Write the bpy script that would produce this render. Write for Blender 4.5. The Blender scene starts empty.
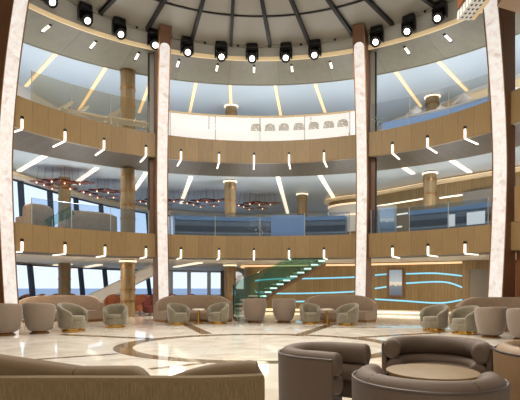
import bpy, math, random
from mathutils import Vector, Matrix
random.seed(7)
S = bpy.context.scene
COL = S.collection
PI = math.pi
R = math.radians
# ---------------------------------------------------------------- camera frame
F, HOR, CXP, EYE = 480.0, 286.0, 260.0, 1.45
def at(px, py, Y):
    return Vector(((px-CXP)/F*Y, Y, EYE+(HOR-py)/F*Y))
# ---------------------------------------------------------------- the oval of the atrium
RA, RB, YC = 9.85, 8.6, 12.9
def ring(phi, off=0.0):
    s, c = math.sin(phi), math.cos(phi)
    n = Vector((s/RA, c/RB)); n.normalize()
    return Vector((RA*s, YC+RB*c)) + n*off, n
def ring_path(p0, p1, n=60, off=0.0):
    return [ring(R(p0+(p1-p0)*i/n), off) for i in range(n+1)]
def ring_phi(px, off=0.0):
    lo, hi = R(-88), R(88)
    for _ in range(60):
        m = (lo+hi)/2
        p, _n = ring(m, off)
        if p.x/p.y*F+CXP < px: lo = m
        else: hi = m
    return (lo+hi)/2
def spline(pts, n=10):
    P = [Vector(p) for p in pts]; out = []
    for i in range(len(P)-1):
        a = P[i-1] if i > 0 else P[i]*2-P[i+1]
        b, c = P[i], P[i+1]
        d = P[i+2] if i+2 < len(P) else P[i+1]*2-P[i]
        for k in range(n):
            t = k/n
            out.append(0.5*((2*b)+(c-a)*t+(2*a-5*b+4*c-d)*t*t+(3*b-a-3*c+d)*t**3))
    out.append(P[-1])
    return out
def with_normals(pts):
    o = []
    for i, p in enumerate(pts):
        t = (pts[min(i+1, len(pts)-1)]-pts[max(i-1, 0)]); t.normalize()
        o.append((p, Vector((-t.y, t.x))))
    return o
def path_at_px(path, px):
    k = (px-CXP)/F
    for i in range(len(path)-1):
        a, b = path[i][0], path[i+1][0]
        fa, fb = a.x-k*a.y, b.x-k*b.y
        if fa*fb <= 0 and fa != fb:
            t = fa/(fa-fb)
            return a+(b-a)*t, path[i][1]
    ratio = lambda q: (q[0].x/q[0].y*F+CXP)
    return min((path[0], path[-1]), key=lambda q: abs(ratio(q)-px))
# ---------------------------------------------------------------- materials
def srgb(r, g, b):
    f = lambda c: (c/255/12.92) if c/255 <= 0.04045 else ((c/255+0.055)/1.055)**2.4
    return (f(r), f(g), f(b), 1)
def new_mat(name):
    m = bpy.data.materials.new(name); m.use_nodes = True
    return m, m.node_tree.nodes, m.node_tree.links, m.node_tree.nodes['Principled BSDF']
def plain(name, col, rough=0.5, metal=0.0, noise=0.0, scale=8.0, stretch=(1, 1, 1), bump=0.0, coat=0.0, sheen=0.0, uv=False):
    m, N, L, b = new_mat(name)
    c = srgb(*col)
    b.inputs['Base Color'].default_value = c
    b.inputs['Roughness'].default_value = rough
    b.inputs['Metallic'].default_value = metal
    if coat: b.inputs['Coat Weight'].default_value = coat; b.inputs['Coat Roughness'].default_value = 0.05
    if sheen: b.inputs['Sheen Weight'].default_value = sheen
    if noise or bump:
        tc = N.new('ShaderNodeTexCoord'); mp = N.new('ShaderNodeMapping'); mp.inputs['Scale'].default_value = stretch
        nz = N.new('ShaderNodeTexNoise'); nz.inputs['Scale'].default_value = scale; nz.inputs['Detail'].default_value = 4
        L.new(tc.outputs['UV' if uv else 'Object'], mp.inputs[0]); L.new(mp.outputs[0], nz.inputs['Vector'])
        if noise:
            r = N.new('ShaderNodeValToRGB')
            r.color_ramp.elements[0].position = 0.3; r.color_ramp.elements[1].position = 0.7
            r.color_ramp.elements[0].color = tuple(x*(1-noise) for x in c[:3])+(1,)
            r.color_ramp.elements[1].color = tuple(min(1, x*(1+noise)) for x in c[:3])+(1,)
            L.new(nz.outputs[0], r.inputs[0]); L.new(r.outputs[0], b.inputs['Base Color'])
        if bump:
            bp = N.new('ShaderNodeBump'); bp.inputs['Strength'].default_value = bump; bp.inputs['Distance'].default_value = 0.01
            L.new(nz.outputs[0], bp.inputs['Height']); L.new(bp.outputs[0], b.inputs['Normal'])
    return m
def wood(name, col, seam=0.8, rough=0.45, var=0.22, fine=26.0, seam_dark=0.55, coat=0.0):
    """wood veneer laid in upright boards; u runs along the wall in metres"""
    m, N, L, b = new_mat(name)
    c = srgb(*col)
    uv = N.new('ShaderNodeTexCoord'); sp = N.new('ShaderNodeSeparateXYZ'); L.new(uv.outputs['UV'], sp.inputs[0])
    dv = N.new('ShaderNodeMath'); dv.operation = 'DIVIDE'; dv.inputs[1].default_value = seam; L.new(sp.outputs[0], dv.inputs[0])
    fl = N.new('ShaderNodeMath'); fl.operation = 'FLOOR'; L.new(dv.outputs[0], fl.inputs[0])
    fr = N.new('ShaderNodeMath'); fr.operation = 'FRACT'; L.new(dv.outputs[0], fr.inputs[0])
    wn = N.new('ShaderNodeTexWhiteNoise'); wn.noise_dimensions = '1D'; L.new(fl.outputs[0], wn.inputs['W'])
    mp = N.new('ShaderNodeMapping'); mp.inputs['Scale'].default_value = (fine, 1.6, 1); L.new(uv.outputs['UV'], mp.inputs[0])
    nz = N.new('ShaderNodeTexNoise'); nz.inputs['Scale'].default_value = 1.0; nz.inputs['Detail'].default_value = 5; L.new(mp.outputs[0], nz.inputs['Vector'])
    ad = N.new('ShaderNodeMath'); ad.operation = 'MULTIPLY_ADD'; ad.inputs[1].default_value = 0.35; L.new(wn.outputs[0], ad.inputs[0]); L.new(nz.outputs[0], ad.inputs[2])
    r = N.new('ShaderNodeValToRGB'); r.color_ramp.elements[0].position = 0.35; r.color_ramp.elements[1].position = 1.0
    r.color_ramp.elements[0].color = tuple(x*(1-var) for x in c[:3])+(1,); r.color_ramp.elements[1].color = tuple(min(1, x*(1+var)) for x in c[:3])+(1,)
    L.new(ad.outputs[0], r.inputs[0])
    lt = N.new('ShaderNodeMath'); lt.operation = 'LESS_THAN'; lt.inputs[1].default_value = 0.02/seam; L.new(fr.outputs[0], lt.inputs[0])
    mx = N.new('ShaderNodeMix'); mx.data_type = 'RGBA'; mx.blend_type = 'MULTIPLY'
    L.new(lt.outputs[0], mx.inputs['Factor']); L.new(r.outputs[0], mx.inputs['A']); mx.inputs['B'].default_value = (seam_dark, seam_dark, seam_dark, 1)
    L.new(mx.outputs['Result'], b.inputs['Base Color'])
    b.inputs['Roughness'].default_value = rough
    if coat: b.inputs['Coat Weight'].default_value = coat
    return m
def glow(name, col, strength, base=(240, 240, 240)):
    m, N, L, b = new_mat(name)
    b.inputs['Base Color'].default_value = srgb(*base)
    b.inputs['Emission Color'].default_value = srgb(*col); b.inputs['Emission Strength'].default_value = strength
    return m
def glass(name, tint, refl=0.12, cloud=0.0, cloud_col=(255, 255, 255)):
    """thin architectural glass: tinted see-through sheet with a mirror sheen, optionally a milky film"""
    m, N, L, b = new_mat(name); N.remove(b); out = N['Material Output']
    tr = N.new('ShaderNodeBsdfTransparent'); tr.inputs[0].default_value = srgb(*tint)
    gl = N.new('ShaderNodeBsdfGlossy'); gl.inputs['Roughness'].default_value = 0.02; gl.inputs[0].default_value = (1, 1, 1, 1)
    fz = N.new('ShaderNodeLayerWeight'); fz.inputs['Blend'].default_value = refl
    mx = N.new('ShaderNodeMixShader'); L.new(fz.outputs['Fresnel'], mx.inputs[0]); L.new(tr.outputs[0], mx.inputs[1]); L.new(gl.outputs[0], mx.inputs[2])
    last = mx
    if cloud:
        df = N.new('ShaderNodeBsdfDiffuse'); df.inputs[0].default_value = srgb(*cloud_col)
        m2 = N.new('ShaderNodeMixShader'); m2.inputs[0].default_value = cloud
        L.new(mx.outputs[0], m2.inputs[1]); L.new(df.outputs[0], m2.inputs[2]); last = m2
    L.new(last.outputs[0], out.inputs['Surface'])
    return m
def onyx(name):
    m, N, L, b = new_mat(name)
    tc = N.new('ShaderNodeTexCoord')
    nz = N.new('ShaderNodeTexNoise'); nz.inputs['Scale'].default_value = 3.2; nz.inputs['Detail'].default_value = 8; nz.inputs['Roughness'].default_value = 0.65; nz.inputs['Distortion'].default_value = 0.8
    L.new(tc.outputs['Object'], nz.inputs['Vector'])
    r = N.new('ShaderNodeValToRGB'); e = r.color_ramp.elements
    e[0].position = 0.30; e[0].color = srgb(196, 180, 166); e[1].position = 0.60; e[1].color = srgb(248, 242, 236)
    x = r.color_ramp.elements.new(0.45); x.color = srgb(232, 222, 214)
    L.new(nz.outputs[0], r.inputs[0]); b.inputs['Base Color'].default_value = srgb(150, 144, 138); L.new(r.outputs[0], b.inputs['Emission Color'])
    b.inputs['Emission Strength'].default_value = 0.82; b.inputs['Roughness'].default_value = 0.4
    return m
def marble(name, lo, hi, rough=0.06, tile=1.2):
    m, N, L, b = new_mat(name)
    tc = N.new('ShaderNodeTexCoord')
    nz = N.new('ShaderNodeTexNoise'); nz.inputs['Scale'].default_value = 0.9; nz.inputs['Detail'].default_value = 9; nz.inputs['Roughness'].default_value = 0.62; nz.inputs['Distortion'].default_value = 1.2
    L.new(tc.outputs['Object'], nz.inputs['Vector'])
    r = N.new('ShaderNodeValToRGB'); e = r.color_ramp.elements
    e[0].position = 0.36; e[0].color = srgb(*lo); e[1].position = 0.55; e[1].color = srgb(*hi)
    L.new(nz.outputs[0], r.inputs[0])
    br = N.new('ShaderNodeTexBrick'); br.offset = 0.0; br.inputs['Scale'].default_value = 1.0
    br.inputs['Brick Width'].default_value = tile; br.inputs['Row Height'].default_value = tile; br.inputs['Mortar Size'].default_value = 0.004
    br.inputs['Color1'].default_value = (1, 1, 1, 1); br.inputs['Color2'].default_value = (0.95, 0.95, 0.95, 1); br.inputs['Mortar'].default_value = (0.72, 0.7, 0.66, 1)
    L.new(tc.outputs['Object'], br.inputs['Vector'])
    mx = N.new('ShaderNodeMix'); mx.data_type = 'RGBA'; mx.blend_type = 'MULTIPLY'; mx.inputs['Factor'].default_value = 1
    L.new(r.outputs[0], mx.inputs['A']); L.new(br.outputs['Color'], mx.inputs['B']); L.new(mx.outputs['Result'], b.inputs['Base Color'])
    b.inputs['Roughness'].default_value = rough; b.inputs['IOR'].default_value = 1.6
    b.inputs['Coat Weight'].default_value = 0.15; b.inputs['Coat Roughness'].default_value = 0.04
    return m
def seascape(name):
    """the framed photograph of an island in a calm sea; v runs up the picture"""
    m, N, L, b = new_mat(name)
    uv = N.new('ShaderNodeTexCoord'); sp = N.new('ShaderNodeSeparateXYZ'); L.new(uv.outputs['UV'], sp.inputs[0])
    nz = N.new('ShaderNodeTexNoise'); nz.inputs['Scale'].default_value = 4.0; nz.inputs['Detail'].default_value = 5; L.new(uv.outputs['UV'], nz.inputs['Vector'])
    ad = N.new('ShaderNodeMath'); ad.operation = 'MULTIPLY_ADD'; ad.inputs[1].default_value = 0.16; ad.inputs[2].default_value = -0.08; L.new(nz.outputs[0], ad.inputs[0])
    sm = N.new('ShaderNodeMath'); sm.operation = 'ADD'; L.new(ad.outputs[0], sm.inputs[0]); L.new(sp.outputs[1], sm.inputs[1])
    r = N.new('ShaderNodeValToRGB'); cr = r.color_ramp
    cr.elements[0].position = 0; cr.elements[0].color = srgb(88, 104, 124)
    cr.elements[1].position = 1; cr.elements[1].color = srgb(138, 160, 186)
    for p, c in ((0.36, (112, 128, 146)), (0.40, (196, 196, 190)), (0.50, (214, 214, 208)), (0.55, (172, 186, 200))):
        e = cr.elements.new(p); e.color = srgb(*c)
    L.new(sm.outputs[0], r.inputs[0]); L.new(r.outputs[0], b.inputs['Base Color']); L.new(r.outputs[0], b.inputs['Emission Color'])
    b.inputs['Emission Strength'].default_value = 0.35; b.inputs['Roughness'].default_value = 0.2
    return m
M = {}
M['fascia'] = wood('oak_panelling', (142, 117, 77), seam=0.62, var=0.16, seam_dark=0.72)
M['column'] = wood('bronze_veneer', (122, 102, 70), seam=0.5, var=0.25, fine=6)
M['door'] = plain('grey_door', (118, 112, 104), 0.5)
M['fascia_right'] = wood('oak_panelling_warm', (142, 112, 72), seam=1.6)
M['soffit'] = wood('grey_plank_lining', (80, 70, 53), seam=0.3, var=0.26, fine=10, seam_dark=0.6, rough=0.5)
M['soffit_top'] = wood('pale_plank_lining', (120, 113, 94), seam=2.1, var=0.12, fine=4, seam_dark=0.6, rough=0.5)
M['walnut'] = wood('walnut_casing', (112, 78, 55), seam=3, var=0.2, fine=12)
M['walnut_panel'] = wood('walnut_panel', (132, 84, 50), seam=2, var=0.18, fine=10)
M['oakwall'] = wood('ribbed_oak_wall', (130, 108, 71), seam=0.16, var=0.2, seam_dark=0.7)
M['gold_trim'] = plain('champagne_trim', (234, 210, 168), 0.4)
M['gold'] = plain('polished_brass', (205, 160, 80), 0.18, 1.0)
M['bronze'] = plain('bronze_band', (150, 112, 70), 0.3, 0.9)
M['onyx'] = onyx('backlit_onyx')
M['floor'] = marble('cream_marble', (214, 207, 196), (236, 232, 224))
M['inlay'] = plain('brown_marble', (128, 108, 86), 0.07, 0, 0.18, 2.5, coat=0.5)
M['ceil'] = plain('warm_grey_plaster', (156, 152, 142), 0.6)
M['cove'] = plain('pale_grey_plaster', (196, 196, 190), 0.6)
M['blueceil'] = plain('satin_blue_grey_ceiling', (182, 192, 198), 0.45)
M['midceil'] = plain('satin_steel_ceiling', (160, 169, 172), 0.4)
M['groundceil'] = plain('white_ceiling_lining', (205, 200, 190), 0.5)
M['white'] = plain('white_paint', (232, 230, 226), 0.45)
M['offwhite'] = plain('off_white_laminate', (222, 216, 206), 0.4)
M['greywall'] = plain('pale_grey_wall', (176, 176, 170), 0.6)
M['black'] = plain('black_metal', (18, 18, 19), 0.4, 0.3)
M['darkbrown'] = plain('dark_bronze_beam', (16, 14, 14), 0.6)
M['mullion'] = plain('dark_window_frame', (34, 42, 56), 0.4)
M['taupe'] = plain('taupe_upholstery', (122, 106, 92), 0.7, 0, 0.06, 30, sheen=0.3)
M['sage'] = plain('sage_grey_velvet', (116, 107, 88), 0.65, 0, 0.14, 9, sheen=0.4)
M['sofa'] = plain('rosewood_beige_velvet', (128, 107, 87), 0.7, 0, 0.1, 8, sheen=0.3)
M['tub'] = plain('brown_leather', (84, 68, 56), 0.65, 0, 0.05, 40, bump=0.05)
M['tubpipe'] = plain('dark_piping', (58, 45, 38), 0.5)
M['tweed'] = plain('brown_tweed', (100, 82, 55), 0.9, 0, 0.3, 60, (3, 3, 0.25), bump=0.3)
M['camel'] = plain('camel_leather', (94, 74, 50), 0.8, 0, 0.05, 20)
M['tan'] = plain('tan_leather_panel', (122, 94, 62), 0.5, 0, 0.05, 6)
M['table'] = wood('oak_table_top', (108, 85, 44), seam=50, var=0.18, fine=10, rough=0.5)
M['rust'] = plain('rust_upholstery', (146, 84, 54), 0.7)
M['plum'] = plain('plum_upholstery', (104, 46, 42), 0.7)
M['booth'] = plain('beige_booth_fabric', (176, 150, 122), 0.7, 0, 0.12, 5)
M['copper'] = plain('copper_disc', (150, 74, 44), 0.25, 0.8)
M['bulb'] = glow('warm_bulb', (255, 206, 140), 3)
M['warm'] = glow('warm_light_strip', (255, 216, 152), 0.8, (230, 200, 160))
M['cream'] = glow('cream_light_strip', (255, 238, 206), 0.95)
M['lamp'] = glow('white_lamp_bar', (255, 244, 224), 1.7)
M['lens'] = glow('spotlight_lens', (255, 252, 245), 6.0)
M['led'] = glow('pale_blue_led', (128, 206, 240), 0.85, (110, 170, 195))
M['amber'] = glow('amber_cove_light', (255, 205, 140), 0.9)
M['halo'] = glow('warm_white_halo', (255, 232, 190), 1.3)
M['nosing'] = glow('lit_stair_nosing', (245, 250, 250), 1.8)
M['white_glow'] = glow('white_glow_panel', (252, 250, 248), 0.6)  # white emission; on the upper deck it stands in for glass reflections
M['nichelit'] = glow('lit_cream_niche', (245, 236, 220), 0.55)
M['blueled'] = glow('blue_edge_light', (96, 136, 180), 0.14, (100, 128, 160))
M['bluelit'] = glow('blue_glow_strip', (120, 156, 204), 0.45, (120, 150, 190))
M['rim'] = glow('glowing_cream_rim', (255, 226, 176), 0.32, (228, 204, 160))  # trim carries its own glow in place of light from the cove
M['navy'] = plain('navy_counter_front', (122, 127, 134), 0.25, 0, 0.15, 3)
M['navy_dark'] = plain('dark_counter_recess', (64, 68, 75), 0.3)
M['bluepanel'] = glow('pale_blue_screen', (140, 165, 200), 0.15, (140, 160, 190))
M['glass_up'] = glass('clear_beige_glass', (242, 238, 228), 0.06, 0.06, (205, 196, 172))
M['glass_clear'] = glass('clear_glass', (246, 246, 246), 0.05)
M['glass_mid'] = glass('clear_blue_glass', (226, 234, 242), 0.06, 0.04, (160, 180, 205))
M['glass_teal'] = glass('teal_stair_glass', (224, 240, 235), 0.06, 0.07, (100, 150, 140))
M['pane'] = glass('window_glass', (244, 248, 252), 0.05)
M['picture'] = seascape('island_seascape')
M['sea'] = plain('sea_water', (140, 156, 178), 0.6)
def perforated(name):
    m, N, L, b = new_mat(name)
    tc = N.new('ShaderNodeTexCoord'); v = N.new('ShaderNodeVectorMath'); v.operation = 'MULTIPLY'; v.inputs[1].default_value = (8.5, 5.0, 5.0)
    f = N.new('ShaderNodeVectorMath'); f.operation = 'FRACTION'; u = N.new('ShaderNodeVectorMath'); u.operation = 'SUBTRACT'; u.inputs[1].default_value = (0.5, 0.5, 0.5)
    w = N.new('ShaderNodeVectorMath'); w.operation = 'MULTIPLY'; w.inputs[1].default_value = (1, 1, 0)
    ln = N.new('ShaderNodeVectorMath'); ln.operation = 'LENGTH'; lt = N.new('ShaderNodeMath'); lt.operation = 'LESS_THAN'; lt.inputs[1].default_value = 0.26
    L.new(tc.outputs['Object'], v.inputs[0]); L.new(v.outputs[0], f.inputs[0]); L.new(f.outputs[0], u.inputs[0]); L.new(u.outputs[0], w.inputs[0]); L.new(w.outputs[0], ln.inputs[0]); L.new(ln.outputs['Value'], lt.inputs[0])
    mx = N.new('ShaderNodeMix'); mx.data_type = 'RGBA'; L.new(lt.outputs[0], mx.inputs['Factor']); mx.inputs['A'].default_value = srgb(225, 225, 222); mx.inputs['B'].default_value = srgb(40, 38, 36)
    L.new(mx.outputs['Result'], b.inputs['Base Color']); return m
M['perforated'] = perforated('perforated_white_panel')
# ---------------------------------------------------------------- mesh builder
class MB:
    def __init__(s): s.v, s.f, s.uv = [], [], []
    def quad(s, idx, uvs=None):
        s.f.append(tuple(idx)); s.uv.append(uvs or [(s.v[i][0]+s.v[i][1], s.v[i][2]) for i in idx])
    def box(s, c, size, rz=0.0, mat=None):
        b = len(s.v); hx, hy, hz = (k/2 for k in size); cr, sr = math.cos(rz), math.sin(rz)
        for dz in (-hz, hz):
            for dx, dy in ((-hx, -hy), (hx, -hy), (hx, hy), (-hx, hy)):
                p = Vector((dx, dy, dz))
                if mat is not None: p = mat @ p
                else: p = Vector((dx*cr-dy*sr, dx*sr+dy*cr, dz))
                s.v.append((c[0]+p.x, c[1]+p.y, c[2]+p.z))
        w = (2*hx, 2*hy, 2*hx, 2*hy)
        for i in range(4):
            j = (i+1) % 4
            s.quad((b+i, b+j, b+4+j, b+4+i), [(0, 0), (w[i], 0), (w[i], 2*hz), (0, 2*hz)])
        s.quad((b+3, b+2, b+1, b), [(0, 0), (2*hx, 0), (2*hx, 2*hy), (0, 2*hy)])
        s.quad((b+4, b+5, b+6, b+7), [(0, 0), (2*hx, 0), (2*hx, 2*hy), (0, 2*hy)])
        return s
    def bar(s, p0, p1, w, h):
        """rectangular bar from p0 to p1"""
        p0, p1 = Vector(p0), Vector(p1); d = p1-p0; ln = d.length; d.normalize()
        up = Vector((0, 0, 1)) if abs(d.z) < 0.99 else Vector((0, 1, 0))
        sd = d.cross(up); sd.normalize(); up = sd.cross(d)
        mat = Matrix((sd, d, up)).transposed()
        return s.box((p0+p1)/2, (w, ln, h), mat=mat)
    def tube(s, p0, p1, r0, r1=None, n=12, cap=True):
        r1 = r0 if r1 is None else r1
        p0, p1 = Vector(p0), Vector(p1); d = p1-p0; ln = d.length; d.normalize()
        up = Vector((0, 0, 1)) if abs(d.z) < 0.99 else Vector((1, 0, 0))
        a = d.cross(up); a.normalize(); c = d.cross(a); b = len(s.v)
        for p, r in ((p0, r0), (p1, r1)):
            for i in range(n):
                t = 2*PI*i/n; s.v.append(tuple(p+a*(r*math.cos(t))+c*(r*math.sin(t))))
        for i in range(n):
            j = (i+1) % n; s.quad((b+i, b+j, b+n+j, b+n+i), [(i/n, 0), ((i+1)/n, 0), ((i+1)/n, ln), (i/n, ln)])
        if cap: s.quad(list(range(b+n-1, b-1, -1))); s.quad(list(range(b+n, b+2*n)))
        return s
    def lathe(s, prof, n=28, c=(0, 0, 0), mat=None):
        b = len(s.v)
        for r, z in prof:
            for i in range(n):
                t = 2*PI*i/n; p = Vector((r*math.cos(t), r*math.sin(t), z))
                if mat is not None: p = mat @ p
                s.v.append((c[0]+p.x, c[1]+p.y, c[2]+p.z))
        for k in range(len(prof)-1):
            for i in range(n):
                j = (i+1) % n
                s.quad((b+k*n+i, b+k*n+j, b+(k+1)*n+j, b+(k+1)*n+i), [(i/n*2, prof[k][1]), ((i+1)/n*2, prof[k][1]), ((i+1)/n*2, prof[k+1][1]), (i/n*2, prof[k+1][1])])
        s.quad(list(range(b+n-1, b-1, -1))); e = b+(len(prof)-1)*n; s.quad(list(range(e, e+n)))
        return s
    def sweep(s, path, prof, closed=True, z0=None, prof_at=None, cap=True):
        """path = [(xy, normal)], prof = [(offset, z)]; prof_at(i, t) may give the profile along the way"""
        n, b, u = len(path), len(s.v), 0.0; us = []; P = None
        for i, (p, nn) in enumerate(path):
            if i: u += (p-path[i-1][0]).length
            us.append(u)
            pr = prof_at(i/(n-1)) if prof_at else prof
            for o, z in pr: s.v.append((p.x+nn.x*o, p.y+nn.y*o, z))
            P = pr
        m = len(P); vs = [0.0]
        for k in range(1, m+1):
            a, c = P[k-1], P[k % m]; vs.append(vs[-1]+math.hypot(a[0]-c[0], a[1]-c[1]))
        for i in range(n-1):
            for k in range(m if closed else m-1):
                k2 = (k+1) % m
                s.quad((b+i*m+k, b+(i+1)*m+k, b+(i+1)*m+k2, b+i*m+k2), [(us[i], vs[k]), (us[i+1], vs[k]), (us[i+1], vs[k+1]), (us[i], vs[k+1])])
        if closed and cap:
            s.quad(list(range(b+m-1, b-1, -1))); s.quad(list(range(b+(n-1)*m, b+n*m)))
        return s
    def loft(s, rings, cap=True):
        b, m, n = len(s.v), len(rings[0]), len(rings)
        for r in rings:
            for p in r: s.v.append(tuple(p))
        vs = [0.0]
        for k in range(1, n): vs.append(vs[-1]+(Vector(rings[k][0])-Vector(rings[k-1][0])).length)
        us = [0.0]
        for k in range(1, m+1): us.append(us[-1]+(Vector(rings[0][k % m])-Vector(rings[0][k-1])).length)
        for i in range(n-1):
            for k in range(m):
                k2 = (k+1) % m
                s.quad((b+i*m+k, b+i*m+k2, b+(i+1)*m+k2, b+(i+1)*m+k), [(us[k], vs[i]), (us[k+1], vs[i]), (us[k+1], vs[i+1]), (us[k], vs[i+1])])
        if cap: s.quad(list(range(b+m-1, b-1, -1))); s.quad(list(range(b+(n-1)*m, b+n*m)))
        return s
    def build(s, name, mat, parent=None, bevel=0.0, sub=0, sharp=40, loc=None):
        me = bpy.data.meshes.new(name); me.from_pydata(s.v, [], s.f)
        uvl = me.uv_layers.new(name='UVMap'); i = 0
        flat = []
        for q in s.uv:
            for c in q: flat += [c[0], c[1]]
        uvl.data.foreach_set('uv', flat)
        me.materials.append(M[mat] if isinstance(mat, str) else mat)
        import bmesh
        bm = bmesh.new(); bm.from_mesh(me); bmesh.ops.recalc_face_normals(bm, faces=bm.faces); bm.to_mesh(me); bm.free()
        me.polygons.foreach_set('use_smooth', [True]*len(me.polygons))
        if not sub: me.set_sharp_from_angle(angle=R(sharp))
        o = bpy.data.objects.new(name, me); COL.objects.link(o)
        if parent: o.parent = parent
        if loc: o.location = loc
        if bevel:
            md = o.modifiers.new('bevel', 'BEVEL'); md.width = bevel; md.segments = 3; md.limit_method = 'ANGLE'; md.angle_limit = R(40); md.harden_normals = False
        if sub:
            md = o.modifiers.new('subdivision', 'SUBSURF'); md.levels = sub; md.render_levels = sub
        return o
def tag(o, label, cat, group=None):
    o['label'] = label; o['category'] = cat
    if group: o['group'] = group
    return o
def struct(o): o['kind'] = 'structure'; return o
def thing(name, label, cat, loc=(0, 0, 0), rz=0.0, group=None):
    o = bpy.data.objects.new(name, None); COL.objects.link(o); o.empty_display_size = 0.2
    o.location = loc; o.rotation_euler = (0, 0, rz)
    return tag(o, label, cat, group)
def dup(root, loc, rz, label, group=None, scale=None):
    def rec(o, par):
        c = o.copy(); COL.objects.link(c)
        if par: c.parent = par
        for ch in list(kids.get(o, [])): rec(ch, c)
        return c
    kids = {}
    for o in COL.objects:
        if o.parent: kids.setdefault(o.parent, []).append(o)
    r = rec(root, None); r.location = loc; r.rotation_euler = (0, 0, rz); r['label'] = label
    if group: r['group'] = group
    if scale: r.scale = scale
    return r
def rzn(n): return math.atan2(-n.x, n.y)       # turns local +Y onto the 2D normal n
ORD = ['first', 'second', 'third', 'fourth', 'fifth', 'sixth', 'seventh', 'eighth', 'ninth', 'tenth', 'eleventh', 'twelfth']
# ================================================================ THE SHELL
FB1, FT1, FB2, FT2, SOF3, CEIL = 2.70, 3.69, 6.96, 7.94, 11.55, 12.12
MIDC, UPC = 7.40, 12.0
def sheer(phi, k):      # the balcony edge and ceiling edge rise a little towards the sides
    return k*min(abs(math.degrees(phi))/60, 1.15)**2
def ceil_z(phi):
    while phi > PI: phi -= 2*PI
    while phi < -PI: phi += 2*PI
    return CEIL+sheer(phi, 0.55)
# floor
mb = MB(); mb.box((0, 19, -0.1), (44, 46, 0.2)); struct(mb.build('floor', 'floor'))
fl = bpy.data.objects['floor']
def inlay_ring(cx, cy, a0, b0, a1, b1, n=96):
    m = MB()
    for i in range(n):
        t0, t1 = 2*PI*i/n, 2*PI*(i+1)/n; b = len(m.v)
        for t, a, bb in ((t0, a0, b0), (t1, a0, b0), (t1, a1, b1), (t0, a1, b1)): m.v.append((cx+a*math.cos(t), cy+bb*math.sin(t), 0.003))
        m.quad((b, b+1, b+2, b+3))
    return m
def inlay_line(p, q, w):
    m = MB(); p, q = Vector(p), Vector(q); d = (q-p).normalized(); n = Vector((-d.y, d.x))*w/2
    for k in (p-n, q-n, q+n, p+n): m.v.append((k.x, k.y, 0.0035))
    m.quad((0, 1, 2, 3)); return m
def gp(px, py):
    Y = F*EYE/(py-HOR); return Vector(((px-CXP)/F*Y, Y))
inlay_ring(0.0, 11.75, 3.05, 2.45, 3.5, 2.8).build('marble_inlay_ring', 'inlay', fl)
for p, q, w in ((gp(183, 323), gp(207, 334), 0.34), (gp(297, 336), gp(334, 323.5), 0.34), (gp(-30, 364), gp(118, 353.8), 0.16), (gp(60, 334.5), gp(150, 338.6), 0.3),
                (gp(352, 338), gp(440, 332.5), 0.3), (gp(395, 347), gp(520, 347), 0.22), (gp(205, 363), gp(150, 369), 0.16), (gp(300, 327), gp(392, 327.5), 0.2)):
    inlay_line(p, q, w).build('marble_inlay_line', 'inlay', fl)
# fascias and soffits
A0, A1 = -86, 86
def ringobj(name, prof, mat, a0=A0, a1=A1, n=120, closed=True, bevel=0):
    return struct(MB().sweep(ring_path(a0, a1, n), prof, closed).build(name, mat, bevel=bevel))
ringobj('trim_1', [(0, FB1), (0, FT1), (0.18, FT1), (0.18, FB1)], 'fascia')
def f2(u):
    q = R(A0+(A1-A0)*u); b, t = FB2+sheer(q, 0.12), FT2+sheer(q, 0.28)
    return [(0, b), (0, t), (0.18, t), (0.18, b)]
struct(MB().sweep(ring_path(A0, A1, 120), None, prof_at=f2).build('trim_2', 'fascia'))
ringobj('ceiling_lower_soffit', [(0.181, FB1), (0.181, FB1+0.1), (1.6, FB1+0.1), (1.6, FB1)], 'soffit')
def s2(u):
    b = FB2+sheer(R(A0+(A1-A0)*u), 0.12); return [(0.181, b), (0.181, b+0.12), (2.75, b+0.12), (2.75, b)]
struct(MB().sweep(ring_path(A0, A1, 120), None, prof_at=s2).build('ceiling_middle_soffit', 'soffit'))
ringobj('ceiling_upper_soffit', [(0.0, SOF3), (0.0, SOF3+0.12), (2.6, SOF3+0.12), (2.6, SOF3)], 'soffit_top')
ringobj('trim_3', [(-0.06, SOF3-0.03), (-0.06, SOF3+0.14), (-0.001, SOF3+0.14), (-0.001, SOF3-0.03)], 'rim')
def cv(u):
    t = ceil_z(R(A0+(A1-A0)*u)); return [(0.02, SOF3+0.14), (0.02, t), (0.1, t), (0.1, SOF3+0.14)]
struct(MB().sweep(ring_path(A0, A1, 120), None, prof_at=cv).build('wall_cove', 'cove'))
ringobj('trim_4', [(2.601, SOF3-0.02), (2.601, UPC), (2.68, UPC), (2.68, SOF3-0.02)], 'soffit_top')
# outer hull of the ship (left side and forward end), and the wall on the right
HULL = with_normals(spline([(-15.5, 8), (-14.2, 16), (-13.3, 20.5), (-12.7, 24.6), (-11.9, 28.4), (-10.8, 31.9), (-8.6, 36), (-5, 38.6), (0, 39.6), (5.5, 38.6)], 8))
RW_MID = with_normals(spline([(6.6, 34.6), (5.3, 34), (4.75, 32.8), (5.4, 31.6), (7.2, 30.2), (9.9, 26.9), (11.9, 24.8), (16, 20), (18, 12)], 8))
RW_UP = with_normals(spline([(5.5, 38.6), (8.1, 31.2), (10.0, 28.4), (11.9, 25.0), (16, 20), (18, 12)], 8))
RW_GR = with_normals(spline([(-0.75, 31), (-0.95, 29), (-0.7, 27.9), (0.4, 27.4), (4.5, 26.4), (7.0, 25.2), (8.7, 24.2), (9.9, 23.5)], 8))
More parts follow.
